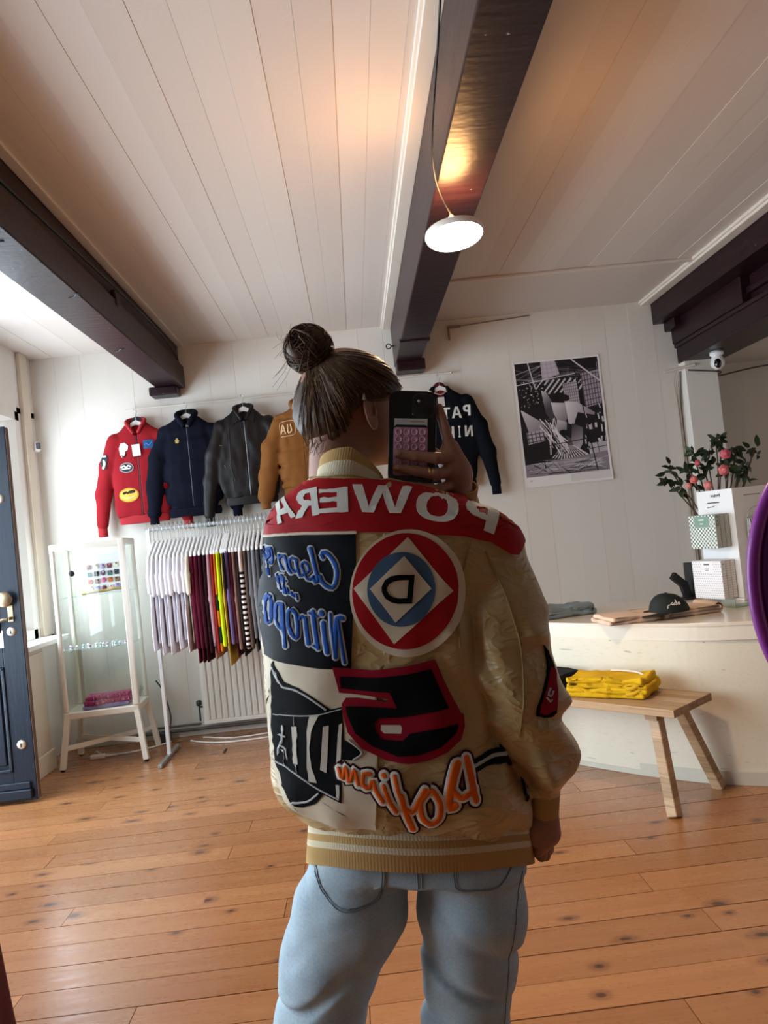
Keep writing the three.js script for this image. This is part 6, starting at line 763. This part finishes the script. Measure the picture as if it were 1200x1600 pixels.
  const bs = [[], [], []]; for (let i = 0; i < 260; i++) { const ax = V(rr(-1, 1), rr(-1, 1), rr(-1, 1)).normalize(), u = ax.clone().cross(V(0.3, 1, 0.2)).normalize(), v = ax.clone().cross(u), R = rr(0.040, 0.0465), a0 = rnd() * 6.28, sp = rr(1.2, 2.6), off = rr(-0.014, 0.014); bs[i % 3].push(wear(tube(Array.from({ length: 7 }, (_, j) => { const a = a0 + sp * j / 6; return [bc[0] + (u.x * Math.cos(a) + v.x * Math.sin(a)) * R + ax.x * off, bc[1] + (u.y * Math.cos(a) + v.y * Math.sin(a)) * R + ax.y * off, bc[2] + (u.z * Math.cos(a) + v.z * Math.sin(a)) * R + ax.z * off]; }), rr(0.0006, 0.0014), 10, 3))); } bs.forEach((g, i) => { const m = part(hair, 'bun_strands', merge(g), hairMs[[0, 1, 2][i]]); m.userData.kind = 'stuff'; });
  const fly = []; for (let i = 0; i < 16; i++) { const a = rr(2.2, 4.0), r0 = 0.042, p = [bc[0] + Math.cos(a) * r0, bc[1] + Math.sin(a) * r0, bc[2] + rr(-0.02, 0.02)], l = rr(0.008, 0.028), c = rr(-0.035, 0.035); fly.push(wear(tube([p, [p[0] + Math.cos(a) * l * 0.6, p[1] + Math.sin(a) * l * 0.6 + c * 0.4, p[2]], [p[0] + Math.cos(a) * l * 0.9 + c * 0.4, p[1] + Math.sin(a) * l + c, p[2]]], 0.00028, 8, 3))); } for (let i = 0; i < 26; i++) { const p = S(rr(486, 512), rr(684, 700), rr(0.0, 0.03)); fly.push(wear(tube([p, [p[0] + rr(-0.006, 0.002), p[1] - 0.008, p[2]], [p[0] + rr(-0.012, 0.004), p[1] - rr(0.012, 0.022), p[2]]], 0.0004, 6, 3))); } const fm = part(hair, 'flyaway_strands', merge(fly), hairMs[4]); fm.userData.kind = 'stuff';
  part(hair, 'hair_clip', wear(new RoundedBoxGeometry(0.005, 0.016, 0.004, 2, 0.0015).rotateZ(0.1).translate(...S(568, 618, 0.032))), M('#d9d2c6', 0.3), 'small pale hair clip');
}
// ------------------------------------------------------------------ phone in the raised hand
{
  const c = S(644, 684, 0), pos = V(c[0], c[1], 0).applyMatrix4(lean), ph = thing('mobile_phone', 'black mobile phone with pink suction-cup card holder, held up by the person', 'phone');
  const put = (g) => g.rotateZ(-0.02).translate(c[0], c[1], 0).applyMatrix4(lean), w = 0.0845, h = 0.168; const add = (n, g, m, l) => part(ph, n, put(Array.isArray(g) ? merge(g) : g), m, l);
  const rrShape = (w, h, r, x = 0, y = 0) => { const s = new THREE.Shape(), a = x - w / 2, b = y - h / 2; s.moveTo(a + r, b); s.lineTo(a + w - r, b); s.absarc(a + w - r, b + r, r, -Math.PI / 2, 0); s.lineTo(a + w, b + h - r); s.absarc(a + w - r, b + h - r, r, 0, Math.PI / 2); s.lineTo(a + r, b + h); s.absarc(a + r, b + h - r, r, Math.PI / 2, Math.PI); s.lineTo(a, b + r); s.absarc(a + r, b + r, r, Math.PI, Math.PI * 1.5); return s; }, slab = (s, z0, z1, b = 0.001) => new THREE.ExtrudeGeometry(s, { depth: z1 - z0 - 2 * b, bevelEnabled: true, bevelSize: b, bevelThickness: b, bevelSegments: 3, curveSegments: 10 }).translate(0, 0, z0 + b);
  add('case', slab(rrShape(w - 0.002, h - 0.002, 0.014), PZ - 0.011, PZ, 0.0018), M('#0b0b0d', 0.3, { clearcoat: 0.5 })); add('screen', box(w - 0.006, h - 0.006, 0.0006, 0, 0, PZ - 0.0113), M('#0a0d14', 0.1)); add('frame', slab(rrShape(w - 0.0006, h - 0.0006, 0.014), PZ - 0.008, PZ - 0.004, 0.0008), M('#6d6a6c', 0.25, { metalness: 0.8 }));
  add('camera_bump', slab(rrShape(0.040, 0.044, 0.013, 0.0185, 0.057), PZ - 0.001, PZ + 0.002, 0.0008), M('#141416', 0.18, { clearcoat: 1 })); for (const [x, y] of [[0.012, 0.066], [0.028, 0.049]]) add('camera_lens', [new THREE.CylinderGeometry(0.0078, 0.0085, 0.003, 28).rotateX(Math.PI / 2).translate(x, y, PZ + 0.003)], M('#050507', 0.05, { clearcoat: 1 })); add('flash', new THREE.CylinderGeometry(0.0026, 0.0026, 0.001, 16).rotateX(Math.PI / 2).translate(0.010, 0.0655, PZ + 0.0048), M('#d5cfc4', 0.3));
  const wx = -0.003; add('bank_card', box(0.060, 0.050, 0.001, wx, 0.009, PZ + 0.001, 0.0004), M('#c9cbd0', 0.35), 'pale card peeking out'); add('card_stripe', box(0.026, 0.0022, 0.0004, wx + 0.012, 0.0285, PZ + 0.0016), M('#b59a5c', 0.35)); add('card_sleeve', slab(rrShape(0.059, 0.088, 0.005, wx, -0.022), PZ, PZ + 0.0024, 0.0006), blackM);
  const pk = M('#c993b0', 0.45), rim = M('#d8a9c2', 0.4); add('suction_pad', slab(rrShape(0.060, 0.086, 0.004, wx, -0.026), PZ + 0.002, PZ + 0.0042, 0.0008), pk, 'pink silicone pad'); const cup = lathe([[0.0001, 0.0012], [0.0035, 0.0012], [0.0045, 0.0026], [0.0058, 0.003], [0.0064, 0.0015], [0.0064, 0]], 24).rotateX(Math.PI / 2);
  for (let i = 0; i < 4; i++) for (let j = 0; j < 6; j++) add('suction_cup', cup.clone().translate(wx - 0.0215 + i * 0.0143, 0.0095 - j * 0.0138, PZ + 0.004), rim);
}
shadows(scene);
renderer.render(scene, camera);
